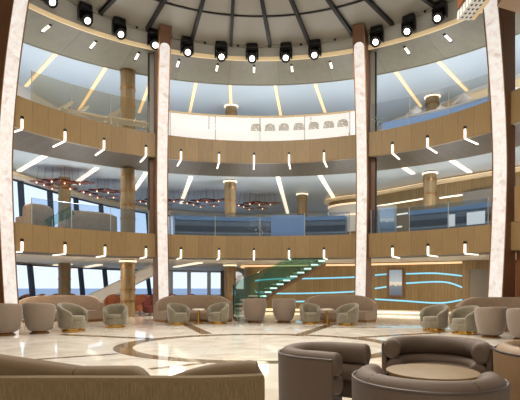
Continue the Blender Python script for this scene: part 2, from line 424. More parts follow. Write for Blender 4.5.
# deck slabs and flat ceilings (outside the oval)
OUT = [q[0] for q in HULL]+[Vector(p) for p in ((8, 37.2), (11, 34), (14.2, 28), (17, 22), (18.6, 15), (19, 8))]
def outline(phi, grow=0.22):
    """where a ray from the middle of the oval meets the hull"""
    d = Vector((math.sin(phi), math.cos(phi))); c = Vector((0, YC)); best = None
    for a, b in zip(OUT, OUT[1:]):
        e = b-a; den = d.x*e.y-d.y*e.x
        if abs(den) < 1e-9: continue
        w = a-c; t = (w.x*e.y-w.y*e.x)/den; u = (w.x*d.y-w.y*d.x)/den
        if t > 0 and -1e-6 <= u <= 1.000001: best = t if best is None else min(best, t)
    return c+d*((best or 16)+grow)
def deck(name, off, z, mat, th=0.12):
    """a slab from the oval out to the hull"""
    m = MB(); n = 96; inner = ring_path(A0, A1, n, off); outer = []
    for p, nn in inner:
        v = p-Vector((0, YC)); outer.append(outline(math.atan2(v.x, v.y)))
    for zz in (z, z+th):
        for p, nn in inner: m.v.append((p.x, p.y, zz))
        for p in outer: m.v.append((p.x, p.y, zz))
    k = n+1
    for i in range(n):
        m.quad((i, i+1, k+i+1, k+i)); o = 2*k; m.quad((o+i, o+k+i, o+k+i+1, o+i+1)); m.quad((i, o+i, o+i+1, i+1)); m.quad((k+i, k+i+1, o+k+i+1, o+k+i))
    m.quad((0, k, 3*k, 2*k)); m.quad((n, 2*k+n, 3*k+n, k+n))
    return struct(m.build(name, mat))
deck('ceiling_ground', 1.6, FB1+0.001, 'groundceil')
deck('floor_middle', 0.18, FT1-0.16, 'offwhite', 0.1)
deck('ceiling_middle', 2.75, MIDC, 'midceil')
deck('floor_upper', 0.18, FT2-0.2, 'offwhite', 0.14)
deck('ceiling_upper', 2.6, UPC, 'blueceil')
# ceiling over the oval
m = MB(); n = 96
m.v.append((0, YC, CEIL+0.6))
for i in range(n):
    t = 2*PI*i/n; p, nn = ring(t, 0.05); m.v.append((p.x, p.y, ceil_z(t)))
for i in range(n): m.quad((0, 1+i, 1+(i+1) % n))
struct(m.build('ceiling', 'ceil'))
HUB = Vector((-0.57, 12.9, CEIL+0.56))
# ceiling mouldings and beams
def moulding(off, w, h, mat, nm):
    def pr(u):
        t = ceil_z(R(-120+240*u)); zc = t+(CEIL+0.6-t)*min(1, -off/9.2)
        return [(-w/2, zc-h), (-w/2, zc+0.02), (w/2, zc+0.02), (w/2, zc-h)]
    struct(MB().sweep(ring_path(-120, 120, 140, off), None, prof_at=pr).build(nm, mat))
moulding(-0.12, 0.12, 0.05, 'ceil', 'trim_5'); moulding(-2.25, 0.07, 0.03, 'darkbrown', 'trim_6'); moulding(-4.6, 0.07, 0.03, 'darkbrown', 'trim_7')
for i, px in enumerate((100, 147, 192, 231, 270, 309, 353, 392, 435)):
    f_ = ring_phi(px, -0.3); p, nn = ring(f_, -0.3)
    struct(MB().bar(HUB+Vector((0, 0, -0.12)), (p.x, p.y, ceil_z(f_)-0.07), 0.13, 0.16).build('trim_%d' % (8+i), 'darkbrown'))
# ---------------------------------------------------------------- outer walls
def wall_bands(path, bands, name, mat, th=0.15):
    for i, (z0, z1) in enumerate(bands):
        struct(MB().sweep(path, [(0, z0), (0, z1), (th, z1), (th, z0)]).build(name if i == 0 else name, mat))
wall_bands(HULL, [(0, 0.75), (2.62, FB1), ], 'wall_left_ground', 'offwhite')
wall_bands(HULL, [(FT1-0.1, 4.65), (6.95, MIDC)], 'wall_left_middle', 'offwhite')
wall_bands(HULL, [(FT2-0.1, 8.9), (11.2, UPC)], 'wall_left_upper', 'offwhite')
struct(MB().sweep(HULL, [(-0.12, 7.2), (-0.12, 7.32), (0, 7.32), (0, 7.2)]).build('trim_30', 'gold_trim'))
wn = 1
def window(path, pxa, pxb, z0, z1, frame='mullion', w=0.22, slant=0.0):
    """one window between two uprights: a dark frame and its glass pane"""
    global wn
    a, na = path_at_px(path, pxa); b, nb = path_at_px(path, pxb)
    m = MB(); d = (b-a).normalized(); nn = Vector((-d.y, d.x))
    rz = math.atan2(d.y, d.x)
    lo, hi = Vector((a.x, a.y, z0)), Vector((a.x, a.y, z1))
    sl = Vector((-d.x, -d.y, 0))*slant
    m.bar(lo, hi+sl, w, 0.1)
    m.bar((a.x, a.y, z0+0.04), (b.x, b.y, z0+0.04), 0.1, 0.08); m.bar((a.x, a.y, z1-0.04), (b.x, b.y, z1-0.04), 0.1, 0.08)
    o = struct(m.build('window_%d' % wn, frame)); wn += 1
    g = MB(); g.v = [(a.x, a.y, z0), (b.x, b.y, z0), (b.x, b.y, z1), (a.x, a.y, z1)]
    off = nn*0.02
    g.v = [(p[0]+off.x*s, p[1]+off.y*s, p[2]) for s in (-1, 1) for p in g.v]
    for q in ((0, 1, 2, 3), (7, 6, 5, 4), (0, 4, 5, 1), (1, 5, 6, 2), (2, 6, 7, 3), (3, 7, 4, 0)): g.quad(q)
    g.build('pane', 'pane', o)
for a, b in zip((-60, -20, 33, 83, 107, 131, 150), (-20, 33, 83, 107, 131, 150, 169)): window(HULL, a, b, 0.75, 2.62, slant=0.25, w=0.3)
for a, b in ((171, 188), (189, 207), (209, 221)): window(HULL, a, b, 0.62, 2.62, 'white', 0.3)
struct(MB().box((-2.65, 38.95, 1.35), (1.1, 0.2, 2.7)).build('wall_forward', 'oakwall'))
for a, b in zip((-70, -20, 23, 52, 78, 103, 131, 150), (-20, 23, 52, 78, 103, 131, 150, 170)): window(HULL, a, b, 4.65, 6.95, w=0.3, slant=0.2)
for a, b in zip((170, 186, 215), (186, 215, 240)): window(HULL, a, b, 4.65, 6.95, 'white', 0.2)
for a, b in zip((-50, 0, 40, 80, 120, 160, 200, 240), (0, 40, 80, 120, 160, 200, 240, 280)): window(HULL, a, b, 8.9, 11.2, 'white', 0.15)
k0, _ = path_at_px(HULL, 240)
fw = [q for q in HULL if q[0].x > k0.x]
struct(MB().sweep(fw, [(0.0, 4.65), (0.0, 6.95), (0.15, 6.95), (0.15, 4.65)]).build('wall_forward_middle', 'offwhite'))
k0, _ = path_at_px(HULL, 280)
fw = [q for q in HULL if q[0].x > k0.x]
struct(MB().sweep(fw, [(0.0, 8.9), (0.0, 11.2), (0.15, 11.2), (0.15, 8.9)]).build('wall_forward_upper', 'offwhite'))
# right-hand walls
wall_bands(RW_MID, [(FT1-0.1, MIDC)], 'wall_right_middle', 'oakwall')
struct(MB().sweep(RW_MID, [(-0.35, 7.12), (-0.35, 7.26), (-0.001, 7.26), (-0.001, 7.12)]).build('trim_31', 'gold_trim'))
tag(MB().sweep(RW_MID, [(-0.30, 7.27), (-0.30, 7.31), (-0.1, 7.31), (-0.1, 7.27)]).build('cove_light', 'amber'), 'amber cove light along the top of the middle-deck oak wall', 'light')
wall_bands(RW_UP, [(FT2-0.1, 8.9), (11.35, UPC)], 'wall_right_upper', 'offwhite')
struct(MB().sweep(RW_UP, [(-0.12, 11.35), (-0.12, 11.75), (-0.001, 11.75), (-0.001, 11.35)]).build('trim_32', 'gold_trim'))
for a, b in zip((378, 402, 430, 458, 486), (402, 430, 458, 486, 520)): window(RW_UP, a, b, 8.9, 11.35, 'white', 0.15)
wall_bands(RW_GR, [(0, FB1)], 'wall_right_ground', 'oakwall')
tag(MB().sweep(RW_GR, [(-0.22, 2.56), (-0.22, 2.64), (-0.02, 2.64), (-0.02, 2.56)]).build('cove_light', 'amber'), 'amber cove light above the blue-lined oak wall on the ground floor', 'light')
tag(MB().sweep(RW_GR, [(-0.1, 0.05), (-0.1, 0.17), (-0.02, 0.17), (-0.02, 0.05)]).build('floor_light', 'amber'), 'warm light strip along the foot of the oak wall', 'light')
wall_bands(with_normals([Vector((9.9, 23.5)), Vector((10.1, 23.3)), Vector((11.6, 23.0)), Vector((15, 21.6))]), [(0, FB1)], 'wall_right_corner', 'oakwall')
o = struct(MB().box((10.75, 23.1, 1.1), (1.25, 0.12, 2.3), -0.2).build('door_1', 'door'))
struct(MB().box((0, -6.1, 6.3), (38, 0.2, 12.6)).build('wall_back', 'cove'))
for sx, nm in ((-1, 'wall_left_aft'), (1, 'wall_right_aft')): struct(MB().box((sx*18, 1.6, 6.3), (0.2, 15.3, 12.6)).build(nm, 'cove'))
struct(MB().box((0, 3.4, 12.85), (38, 19, 0.1)).build('ceiling_aft', 'ceil'))
# panels beyond the outer pillars
ringobj('wall_right', [(0.35, 0), (0.35, FB1), (0.45, FB1), (0.45, 0)], 'walnut_panel', 63, 86, 12)
ringobj('wall_left', [(0.35, 0), (0.35, FB1), (0.45, FB1), (0.45, 0)], 'walnut_panel', -86, -63, 12)
ringobj('wall_right_top', [(1.3, FT2), (1.3, CEIL), (1.4, CEIL), (1.4, FT2)], 'greywall', 65, 86, 12)
ringobj('wall_left_top', [(0.8, FT2), (0.8, CEIL), (0.9, CEIL), (0.9, FT2)], 'walnut', -86, -65, 12)
ringobj('trim_33', [(-0.04, FT1), (-0.04, 4.9), (0.15, 4.9), (0.15, FT1)], 'fascia_right', 64, 86, 12)
# bulkhead near the ceiling at the upper right with its perforated white end
bk = thing('bulkhead', 'wooden bulkhead with a perforated white underside strip at the upper right corner', 'bulkhead', (6.15, 12.9, 0))
MB().loft([[(-0.02, -2.4, 9.1), (3.2, -2.4, 9.0), (3.2, 1.2, 8.95), (0.35, 0.25, 9.1)], [(-0.02, -2.4, 12.84), (3.2, -2.4, 12.84), (3.2, 1.2, 12.84), (0.35, 0.25, 12.84)]]).build('casing', 'fascia_right', bk)
MB().loft([[(-0.5, 0.85, 9.06), (-0.14, 0.85, 9.06), (-0.14, -2.4, 9.06), (-0.5, -2.4, 9.06)], [(-0.5, 0.85, 9.3), (-0.14, 0.85, 9.3), (-0.14, -2.4, 9.3), (-0.5, -2.4, 9.3)]]).build('grille', 'perforated', bk)
MB().box((-0.085, -0.8, 9.12), (0.11, 3.2, 0.16)).build('edge_trim', 'gold_trim', bk)
MB().box((-0.32, -0.85, 10.98), (0.5, 3.1, 3.36)).build('upper_casing', 'walnut_panel', bk)
# ================================================================ PILLARS
def lean(z):
    return 0.72*max(0, (z-5.6)/6.45)**1.7 + 0.42*max(0, (5.6-z)/5.6)**1.5
def pillar(px, w, depth, label, top=1.0):
    def lean(z): return 0.72*top*max(0, (z-5.6)/6.45)**1.7 + 0.42*max(0, (5.6-z)/5.6)**1.5
    ph = ring_phi(px, -0.15); p, nn = ring(ph, -0.15)
    t = thing('pillar', label, 'pillar', (p.x, p.y, 0), rzn(nn), 'glowing pillars round the atrium')
    zs = [i*ceil_z(ph)/24 for i in range(25)]
    def cas(z):
        o = -lean(z); return [(-w/2, o, z), (w/2, o, z), (w/2, depth, z), (-w/2, depth, z)]
    MB().loft([cas(z) for z in zs]).build('casing', 'walnut', t)
    hw = w*0.41
    zz = [0.02+i*(11.35-0.02)/26 for i in range(27)]
    rr = []
    for z in zz:
        k = hw
        o = -lean(z); rr.append([(-k, o-0.045, z), (k, o-0.045, z), (k, o+0.02, z), (-k, o+0.02, z)])
    for dz in (0.08, 0.14, 0.18):
        z = 11.35+dz; k = hw*math.sqrt(max(0.05, 1-(dz/0.19)**2)); o = -lean(z); rr.append([(-k, o-0.045, z), (k, o-0.045, z), (k, o+0.02, z), (-k, o+0.02, z)])
    MB().loft(rr).build('onyx_panel', 'onyx', t)
    for s in (-1, 1):
        MB().loft([[(s*w*0.47-0.015, -lean(z)-0.05, z), (s*w*0.47+0.015, -lean(z)-0.05, z), (s*w*0.47+0.015, -lean(z)+0.02, z), (s*w*0.47-0.015, -lean(z)+0.02, z)] for z in zs]).build('edge_trim', 'bronze', t)
    return t
pillar(4.5, 0.56, 0.5, 'glowing onyx pillar at the far left beside the left bay', 1.6)
pillar(162, 0.5, 0.75, 'glowing onyx pillar between the left bay and the centre bay')
pillar(362, 0.5, 0.75, 'glowing onyx pillar between the centre bay and the right bay')
pillar(500.5, 0.58, 0.42, 'glowing onyx pillar at the far right beside the right bay')
# guide rails of the balustrade ends next to the inner pillars
for px, lab in ((151.5, 'left of the left inner pillar'), (373, 'right of the right inner pillar')):
    ph = ring_phi(px, 0.45); p, nn = ring(ph, 0.45)
    for z0, z1, dk in ((FT1, FB2, 'middle'), (FT2, SOF3, 'upper')):
        t = thing('guide_post', 'pale upright guide post %s on the %s deck' % (lab, dk), 'post', (p.x, p.y, z0), rzn(nn))
        MB().box((0, 0, (z1-z0)/2), (0.2, 0.16, z1-z0)).build('post', 'greywall' if dk == 'upper' else 'walnut', t)
        s = -1 if px < 260 else 1
        MB().box((s*0.13, -0.02, (z1-z0)/2), (0.05, 0.18, z1-z0)).build('edge_rail', 'darkbrown', t)
# ================================================================ BALUSTRADES
def balustrade(a0, a1, z, h, mat, npan, label, rail='gold_trim', post='mullion', off=0.09):
    z += sheer(R(a0+a1)/2, 0.28) if z > 6 else 0
    p, nn = ring(R((a0+a1)/2), off)
    t = thing('balustrade', label, 'balustrade', (p.x, p.y, z), 0)
    base = Vector((p.x, p.y))
    def loc(path): return [(q-base, n_) for q, n_ in path]
    for i in range(npan):
        b0 = a0+(a1-a0)*i/npan+0.08; b1 = a0+(a1-a0)*(i+1)/npan-0.08
        MB().sweep(loc(ring_path(b0, b1, 8, off)), [(-0.012, 0.0), (-0.012, h), (0.012, h), (0.012, 0.0)]).build('glass_panel', mat, t)
    for i in range(npan+1):
        q, n_ = ring(R(a0+(a1-a0)*i/npan), off)
        MB().box((q.x-base.x, q.y-base.y, h/2), (0.022, 0.04, h), rzn(n_)).build('post', post, t)
    if rail: MB().sweep(loc(ring_path(a0, a1, 24, off)), [(-0.03, h), (-0.03, h+0.03), (0.03, h+0.03), (0.03, h)]).build('handrail', rail, t)
d_ = math.degrees(ring_phi(361, 0.1)); PI1, PI2 = d_-2.3, d_+2.6
PO = math.degrees(ring_phi(499.5, 0.1))-2.6
balustrade(-PI1+0.5, PI1-0.5, FT2, 1.08, 'glass_clear', 4, 'glass balustrade of the upper deck in the centre bay')
balustrade(-PO, -PI2, FT2, 1.25, 'glass_up', 3, 'glass balustrade of the upper deck in the left bay', None, 'greywall')
balustrade(PI2, PO, FT2, 1.15, 'glass_clear', 3, 'glass balustrade of the upper deck in the right bay', None, 'greywall')
balustrade(-PI1+0.5, PI1-0.5, FT1, 1.0, 'glass_mid', 4, 'glass balustrade of the middle deck in the centre bay', None, 'greywall')
balustrade(-PO, -PI2, FT1, 1.0, 'glass_mid', 3, 'glass balustrade of the middle deck in the left bay', None, 'greywall')
balustrade(PI2, PO, FT1, 1.0, 'glass_mid', 3, 'glass balustrade of the middle deck in the right bay', None, 'greywall')
# ================================================================ LIGHTS ON THE BALCONIES
def bay_of(px): return 'left' if px < 155 else ('centre' if px < 358 else 'right')
def sconces(pxs, zb0, deckname):
    cnt = {}; proto = None
    for px in pxs:
        by = bay_of(px); cnt[by] = cnt.get(by, 0)+1
        f_ = ring_phi(px, -0.03); p, nn = ring(f_, -0.03); zb = zb0+(sheer(f_, 0.12) if zb0 > 5 else 0)
        lab = 'L-shaped lamp on the %s balcony edge, %s from the left in the %s bay' % (deckname, ORD[cnt[by]-1], by)
        if proto is None:
            t = thing('wall_lamp', lab, 'lamp', (p.x, p.y, zb), rzn(nn), 'L-shaped lamps of the %s balcony' % deckname)
            MB().box((0, 0, 0.17), (0.07, 0.05, 0.34)).build('upright_bar', 'lamp', t)
            MB().box((0, 0.55, -0.025), (0.06, 1.08, 0.04)).build('level_bar', 'lamp', t)
            MB().box((0, -0.01, 0.39), (0.09, 0.08, 0.1)).build('cap', 'black', t)
            proto = t
        else: dup(proto, (p.x, p.y, zb), rzn(nn), lab)
sconces((22, 65, 104, 146, 181, 219, 254, 289, 324, 392.5, 427.5, 465), FB2, 'middle')
sconces((22, 65, 105, 146, 181, 219, 254, 289, 324, 392.5, 428, 465), FB1, 'lower')
cnt = {}; proto = None
for px in (46, 93, 137, 178, 217, 254, 292, 331, 407, 448):
    by = bay_of(px); cnt[by] = cnt.get(by, 0)+1
    p, nn = ring(ring_phi(px, 0.85), 0.85)
    lab = 'short slot light in the top soffit, %s from the left in the %s bay' % (ORD[cnt[by]-1], by)
    if proto is None:
        t = thing('slot_light', lab, 'light', (p.x, p.y, SOF3), rzn(nn), 'slot lights of the top soffit')
        MB().box((0, 0, -0.02), (0.085, 0.62, 0.04)).build('diffuser', 'lamp', t)
        for s in (-1, 1): MB().box((0, s*0.36, -0.025), (0.1, 0.09, 0.05)).build('end_cap', 'black', t)
        proto = t
    else: dup(proto, (p.x, p.y, SOF3), rzn(nn), lab)
# moving-head spotlights under the ceiling edge
proto = None
for i, px in enumerate((49, 85, 119, 154, 187, 221, 252, 286, 315, 377, 409, 440)):
    f_ = ring_phi(px, -0.28); p, nn = ring(f_, -0.28); CZ = ceil_z(f_)
    lab = 'black spotlight under the ceiling edge, %s from the left' % ORD[i]
    if proto is None:
        t = thing('spotlight', lab, 'spotlight', (p.x, p.y, CZ), rzn(nn), 'black spotlights round the ceiling')
        MB().box((0, 0, -0.12), (0.5, 0.34, 0.24)).build('base', 'black', t, bevel=0.06)
        ym = MB()
        for s in (-1, 1): ym.box((s*0.25, -0.02, -0.44), (0.06, 0.2, 0.46))
        ym.box((0, -0.02, -0.27), (0.5, 0.2, 0.07))
        ym.build('yoke', 'black', t, bevel=0.015)
        aim = Vector((0, -0.78, -0.63)).normalized(); q = Vector((0, 0, 1)).rotation_difference(aim).to_matrix()
        c = (0, -0.02, -0.55)
        hd = MB().lathe([(0.08, -0.3), (0.17, -0.28), (0.21, -0.2), (0.22, 0.0), (0.2, 0.08), (0.19, 0.24), (0.21, 0.26), (0.21, 0.3), (0.13, 0.305)], 20, c, q).build('head', 'black', t)
        MB().lathe([(0.115, 0.306), (0.105, 0.325), (0.05, 0.335)], 18, c, q).build('lens', 'lens', hd)
        proto = t
    else: dup(proto, (p.x, p.y, CZ), rzn(nn), lab)
# small studs between the spotlights
for i, px in enumerate((102, 137, 171, 205, 238, 269, 301, 335, 393, 425)):
    f_ = ring_phi(px, -0.2); p, nn = ring(f_, -0.2)
    tag(MB().lathe([(0.055, 0), (0.055, -0.05), (0.03, -0.07)], 12, (0, 0, 0)).build('downlight', 'darkbrown', loc=(p.x, p.y, ceil_z(f_)-0.02)), 'tiny dark downlight on the ceiling edge moulding, %s from the left' % ORD[i], 'light', 'tiny downlights round the ceiling')
# radial light strips in the deck ceilings
def strip(a, b, zc, w, mat, label, group):
    def on(px, py): Y = F*(zc-EYE)/(HOR-py); return Vector(((px-CXP)/F*Y, Y, zc-0.04))
    p, q = on(*a), on(*b)
    v = q.xy-Vector((0, YC)); lim = (outline(math.atan2(v.x, v.y), -0.3)-Vector((0, YC))).length
    if v.length > lim:
        k_ = lim/v.length; q = Vector((v.x*k_, YC+v.y*k_, q.z))
    c = (p+q)/2; d = (q-p)
    t = MB().bar(-d/2, d/2, w, 0.06).build('light_strip', mat, loc=c)
    tag(t, label, 'light', group)
ups = [((64, 44), (18, 92)), ((110, 60), (78, 111)), ((152, 77), (139, 112)), ((196, 82), (188, 120)), ((230, 83), (231, 102)), ((275, 84), (282, 121)), ((315, 83), (328, 120)), ((390, 63), (421, 106)), ((432, 54), (467, 90))]
mids = [((48, 153), (8, 175)), ((97, 167), (74, 183.5)), ((146, 172), (134, 190)), ((191, 176), (181, 203)), ((277.5, 175), (288, 214)), ((319, 173), (334, 198)), ((400, 164), (413, 173)), ((446, 156), (470, 171.5))]
cnt = {}
for a, b in ups:
    by = bay_of(a[0]); cnt[by] = cnt.get(by, 0)+1
    strip(a, b, UPC, 0.14, 'warm', 'radial light strip in the upper deck ceiling, %s from the left in the %s bay' % (ORD[cnt[by]-1], by), 'upper ceiling light strips')
cnt = {}
for a, b in mids:
    by = bay_of(a[0]); cnt[by] = cnt.get(by, 0)+1
    strip(a, b, MIDC, 0.22, 'cream', 'radial light strip in the middle deck ceiling, %s from the left in the %s bay' % (ORD[cnt[by]-1], by), 'middle ceiling light strips')
for i, (a, b) in enumerate((((30, 266.5), (70, 263.5)), ((70, 270), (100, 264)), ((175, 266.5), (200, 262)))):
    strip(a, b, FB1, 0.3, 'cream', 'white light strip in the ground floor ceiling, %s from the left' % ORD[i], 'ground ceiling light strips')
# ================================================================ COLUMNS
def column(x, y, z0, z1, r, label, halo=True):
    t = thing('column', label, 'column', (x, y, z0), 0, 'round columns with bronze bands')
    h = z1-z0
    MB().lathe([(r, 0), (r, h)], 28).build('shaft', 'column', t)
    n = 4
    for i in range(n):
        z = h*(0.28+0.2*i)
        MB().lathe([(r, z-0.03), (r+0.03, z-0.03), (r+0.03, z+0.03), (r, z+0.03)], 28).build('band', 'bronze', t)
    if halo:
        MB().lathe([(r+0.01, h-0.13), (r+0.07, h-0.12), (r+0.07, h-0.07), (r+0.01, h-0.06)], 28).build('uplight_collar', 'halo', t)
    return t
CA, CB, CC, CD, CE = (-6.22, 22.6), (-10.75, 26.4), (-1.68, 27.0), (2.7, 30.7), (8.85, 25.0)
column(*CA, 0, FB1, 0.34, 'ground floor column beside the sage chair left of the left inner pillar')
column(*CB, 0, FB1, 0.32, 'ground floor column between the sea windows at the far left', False)
column(*CC, 0, FB1, 0.32, 'ground floor column left of the glass staircase')
column(*CA, FT1, FB2, 0.34, 'middle deck column nearest the left inner pillar', False)
column(*CB, FT1, MIDC, 0.32, 'middle deck column behind the left copper chandelier', False)
column(*CC, FT1, MIDC, 0.32, 'middle deck column between two copper chandeliers in the centre bay')
column(*CD, FT1, MIDC, 0.32, 'middle deck column right of the centre behind the pale blue panel')
column(*CE, FT1, MIDC, 0.33, 'middle deck column in front of the oak wall in the right bay')
column(*CA, FT2, UPC, 0.34, 'upper deck column in the left bay')
column(-1.68, 28, FT2, UPC, 0.34, 'upper deck column in the centre bay')
column(CE[0]+0.7, 26.6, FT2, UPC, 0.36, 'upper deck column in the right bay')
# ================================================================ UPPER DECK FURNISHING
sc = thing('reflection_standin', 'glowing white panels added behind the upper-deck centre glass in place of its bright reflection', 'screen', (0, 22.3, FT2))  # added glowing panels in place of the bright white reflection in the glass
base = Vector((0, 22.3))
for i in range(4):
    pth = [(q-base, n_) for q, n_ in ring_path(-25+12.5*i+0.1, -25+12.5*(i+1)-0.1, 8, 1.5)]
    MB().sweep(pth, [(0, 0), (0, 1.6), (0.06, 1.6), (0.06, 0)]).build('panel', 'white_glow', sc)
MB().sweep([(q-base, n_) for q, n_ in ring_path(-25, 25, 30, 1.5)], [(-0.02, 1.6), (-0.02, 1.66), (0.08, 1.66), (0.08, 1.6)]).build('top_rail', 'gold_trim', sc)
lp = ring_path(-22.5, 22.5, 30, 0.3); b = Vector(ring(0, 0.3)[0])
t = thing('ledge', 'low glowing white band added along the foot of the upper centre balustrade', 'ledge', (b.x, b.y, FT2-0.06))  # added glowing band, continues the white of the glass down to the fascia
MB().sweep([(q-b, n_) for q, n_ in lp], [(0, 0), (0, 0.60), (0.1, 0.60), (0.1, 0)]).build('glow_band', 'white_glow', t)
proto = None
for i, px in enumerate((256, 270, 284, 299, 314, 329, 343)):
    p, nn = ring(ring_phi(px, 0.85), 0.85)
    lab = 'white round-backed chair on the upper deck, %s from the left behind the centre glass' % ORD[i]
    if proto is None:
        t = thing('chair', lab, 'chair', (p.x, p.y, FT2-0.06), rzn(nn), 'white chairs behind the upper centre glass')
        rr = []
        for k in range(13):
            u = -1+k/6; hh = 0.42+0.42*math.sqrt(max(0, 1-abs(u)**3))
            aa = u*1.2; x, y = 0.27*math.sin(aa), -0.27*math.cos(aa)
            rr.append([(x, y, 0.4), (x, y, 0.62+hh*0.5), (x*0.82, y*0.82, 0.62+hh*0.5), (x*0.82, y*0.82, 0.4)])
        MB().loft(rr).build('backrest', 'white', t)
        MB().lathe([(0.27, 0.38), (0.29, 0.42), (0.28, 0.48)], 20).build('seat', 'offwhite', t)
        MB().lathe([(0.03, 0.02), (0.03, 0.38)], 10).build('stem', 'white', t)
        MB().lathe([(0.24, 0.0), (0.24, 0.02)], 20).build('base', 'white', t)
        proto = t
    else: dup(proto, (p.x, p.y, FT2-0.06), rzn(nn), lab)
# white sun loungers behind the upper glass; left bay ones imitate reflected streaks
def lounger(px, off, z, rz, label, hgt=0.35):
    p, nn = ring(ring_phi(px, off), off)
    t = thing('sun_lounger', label, 'lounger', (p.x, p.y, z), rzn(nn)+rz, 'white loungers on the upper deck')
    MB().box((0, 0, hgt), (1.9, 0.62, 0.09)).build('mattress', 'white', t, bevel=0.03)
    MB().bar((-0.9, 0, hgt+0.06), (-0.45, 0, hgt+0.36), 0.6, 0.08).build('backrest', 'white', t, bevel=0.02)
    for sx in (-1, 1):
        for sy in (-1, 1): MB().box((sx*0.8, sy*0.25, hgt/2-0.03), (0.06, 0.06, hgt-0.04)).build('leg', 'offwhite', t)
for k, (px, off, h) in enumerate(((82, 0.85, 0.6), (129, 0.85, 0.7), (98, 1.75, 0.95))):
    lounger(px, off, FT2-0.06, 0.0, 'white lounger form imitating reflections in the upper glass, %s in the left bay' % ('nearest the far left pillar', 'in front of the column', 'in the second row')[k], h)
for k, (px, off) in enumerate(((430, 0.9), (479, 0.9), (454, 2.0))):
    lounger(px, off, FT2-0.06, 0.0, 'white sun lounger on the upper deck right bay, %s from the left' % ORD[(0, 2, 1)[k]], (0.75, 0.75, 0.95)[k])
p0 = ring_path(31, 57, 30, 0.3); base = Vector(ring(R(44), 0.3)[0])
t = thing('ledge', 'pale blue glowing strip added along the foot of the upper right balustrade', 'ledge', (base.x, base.y, FT2-0.06))  # added glow in place of the blue reflective band along the glass
MB().sweep([(q-base, n_) for q, n_ in p0], [(0, 0), (0, 0.56), (0.08, 0.56), (0.08, 0)]).build('glow_band', 'bluelit', t)
# ================================================================ MIDDLE DECK FURNISHING
def counter(a0, a1, label):
    b, _ = ring(R((a0+a1)/2), 0.6)
    t = thing('counter', label, 'counter', (b.x, b.y, FT1-0.06))
    pa = [(q-b, n_) for q, n_ in ring_path(a0, a1, 30, 0.55)]
    MB().sweep(pa, [(0.1, 0), (0.1, 0.8), (0.7, 0.8), (0.7, 0)]).build('body', 'navy', t)
    MB().sweep(pa, [(0.0, 0.8), (0.0, 0.98), (0.75, 0.98), (0.75, 0.8)]).build('worktop', 'blueled', t)
    MB().sweep(pa, [(0.085, 0.30), (0.085, 0.56), (0.1, 0.56), (0.1, 0.30)]).build('recess', 'navy_dark', t)
    MB().sweep(pa, [(0.08, 0.22), (0.08, 0.25), (0.1, 0.25), (0.1, 0.22)]).build('foot_rail', 'greywall', t)
    return t, pa
c1, _ = counter(-21.5, 21.5, 'long navy counter behind the middle-deck glass of the centre bay')
c2, pa = counter(37, 59.5, 'navy counter behind the middle-deck glass of the right bay')
b = Vector((c2.location.x, c2.location.y))
for pxa, pxb in ((448, 455), (467, 485)):
    ph0, ph1 = math.degrees(ring_phi(pxa, 0.62)), math.degrees(ring_phi(pxb, 0.62))
    MB().sweep([(q-b, n_) for q, n_ in ring_path(ph0, ph1, 4, 0.55)], [(0.05, 0.2), (0.05, 0.68), (0.084, 0.68), (0.084, 0.2)]).build('niche', 'nichelit', c2)
# pale blue panel in the centre
ph0, ph1 = math.degrees(ring_phi(271, 0.3)), math.degrees(ring_phi(305, 0.3))
b = ring(R((ph0+ph1)/2), 0.3)[0]
t = thing('screen_panel', 'pale blue upright panel before the centre counter', 'panel', (b.x, b.y, FT1-0.06))
MB().sweep([(q-b, n_) for q, n_ in ring_path(ph0, ph1, 6, 0.3)], [(0, 0.03), (0, 1.02), (0.04, 1.02), (0.04, 0.03)]).build('sheet', 'bluepanel', t)
MB().sweep([(q-b, n_) for q, n_ in ring_path(ph0, ph1, 6, 0.3)], [(-0.03, 0.0), (-0.03, 0.03), (0.07, 0.03), (0.07, 0.0)]).build('foot', 'greywall', t)
# standing display
def uvquad(name, w, h, mat, parent, y=-0.03, z=0.0, th=0.01):
    m = MB()
    m.v = [(-w/2, y, z), (w/2, y, z), (w/2, y, z+h), (-w/2, y, z+h)]
    m.v += [(p[0], y+th, p[2]) for p in m.v]
    m.quad((0, 1, 2, 3), [(0, 0), (1, 0), (1, 1), (0, 1)])
    for q in ((7, 6, 5, 4), (0, 4, 5, 1), (1, 5, 6, 2), (2, 6, 7, 3), (3, 7, 4, 0)): m.quad(q, [(0.01, 0.01)]*4)
    return m.build(name, mat, parent)
p, nn = ring(ring_phi(387, 0.5), 0.5)
t = thing('display', 'standing display with a seascape picture beside the right inner pillar', 'display', (p.x, p.y, FT1-0.06), rzn(nn)*0.4)
MB().box((0, 0.02, 0.68), (0.8, 0.08, 1.2)).build('frame', 'greywall', t, bevel=0.01)
uvquad('picture', 0.6, 0.98, 'picture', t, -0.035, 0.2)
MB().box((0, 0.02, 0.04), (0.9, 0.3, 0.08)).build('foot', 'greywall', t)
# booths on the left
def booth(a0, a1, off, h, label):
    b = ring(R((a0+a1)/2), off)[0]
    t = thing('booth_sofa', label, 'sofa', (b.x, b.y, FT1-0.06))
    pth = [(q-b, n_) for q, n_ in ring_path(a0, a1, 24, off)]
    def pr(u):
        e = 1-abs(2*u-1)**4; hh = h*(0.86+0.14*e)
        return [(0, 0.05), (-0.03, hh*0.5), (0, hh-0.06), (0.06, hh), (0.2, hh), (0.26, hh-0.08), (0.28, 0.45), (0.28, 0.05)]
    MB().sweep(pth, None, prof_at=pr).build('backrest', 'booth', t)
    MB().sweep(pth, [(0.285, 0.05), (0.285, 0.42), (0.35, 0.46), (0.75, 0.46), (0.8, 0.42), (0.8, 0.05)]).build('seat', 'booth', t)
def phpx(px, off): return math.degrees(ring_phi(px, off))
booth(-57, phpx(53, 0.6), 0.6, 0.96, 'beige high-backed booth sofa on the middle deck beside the far left pillar')
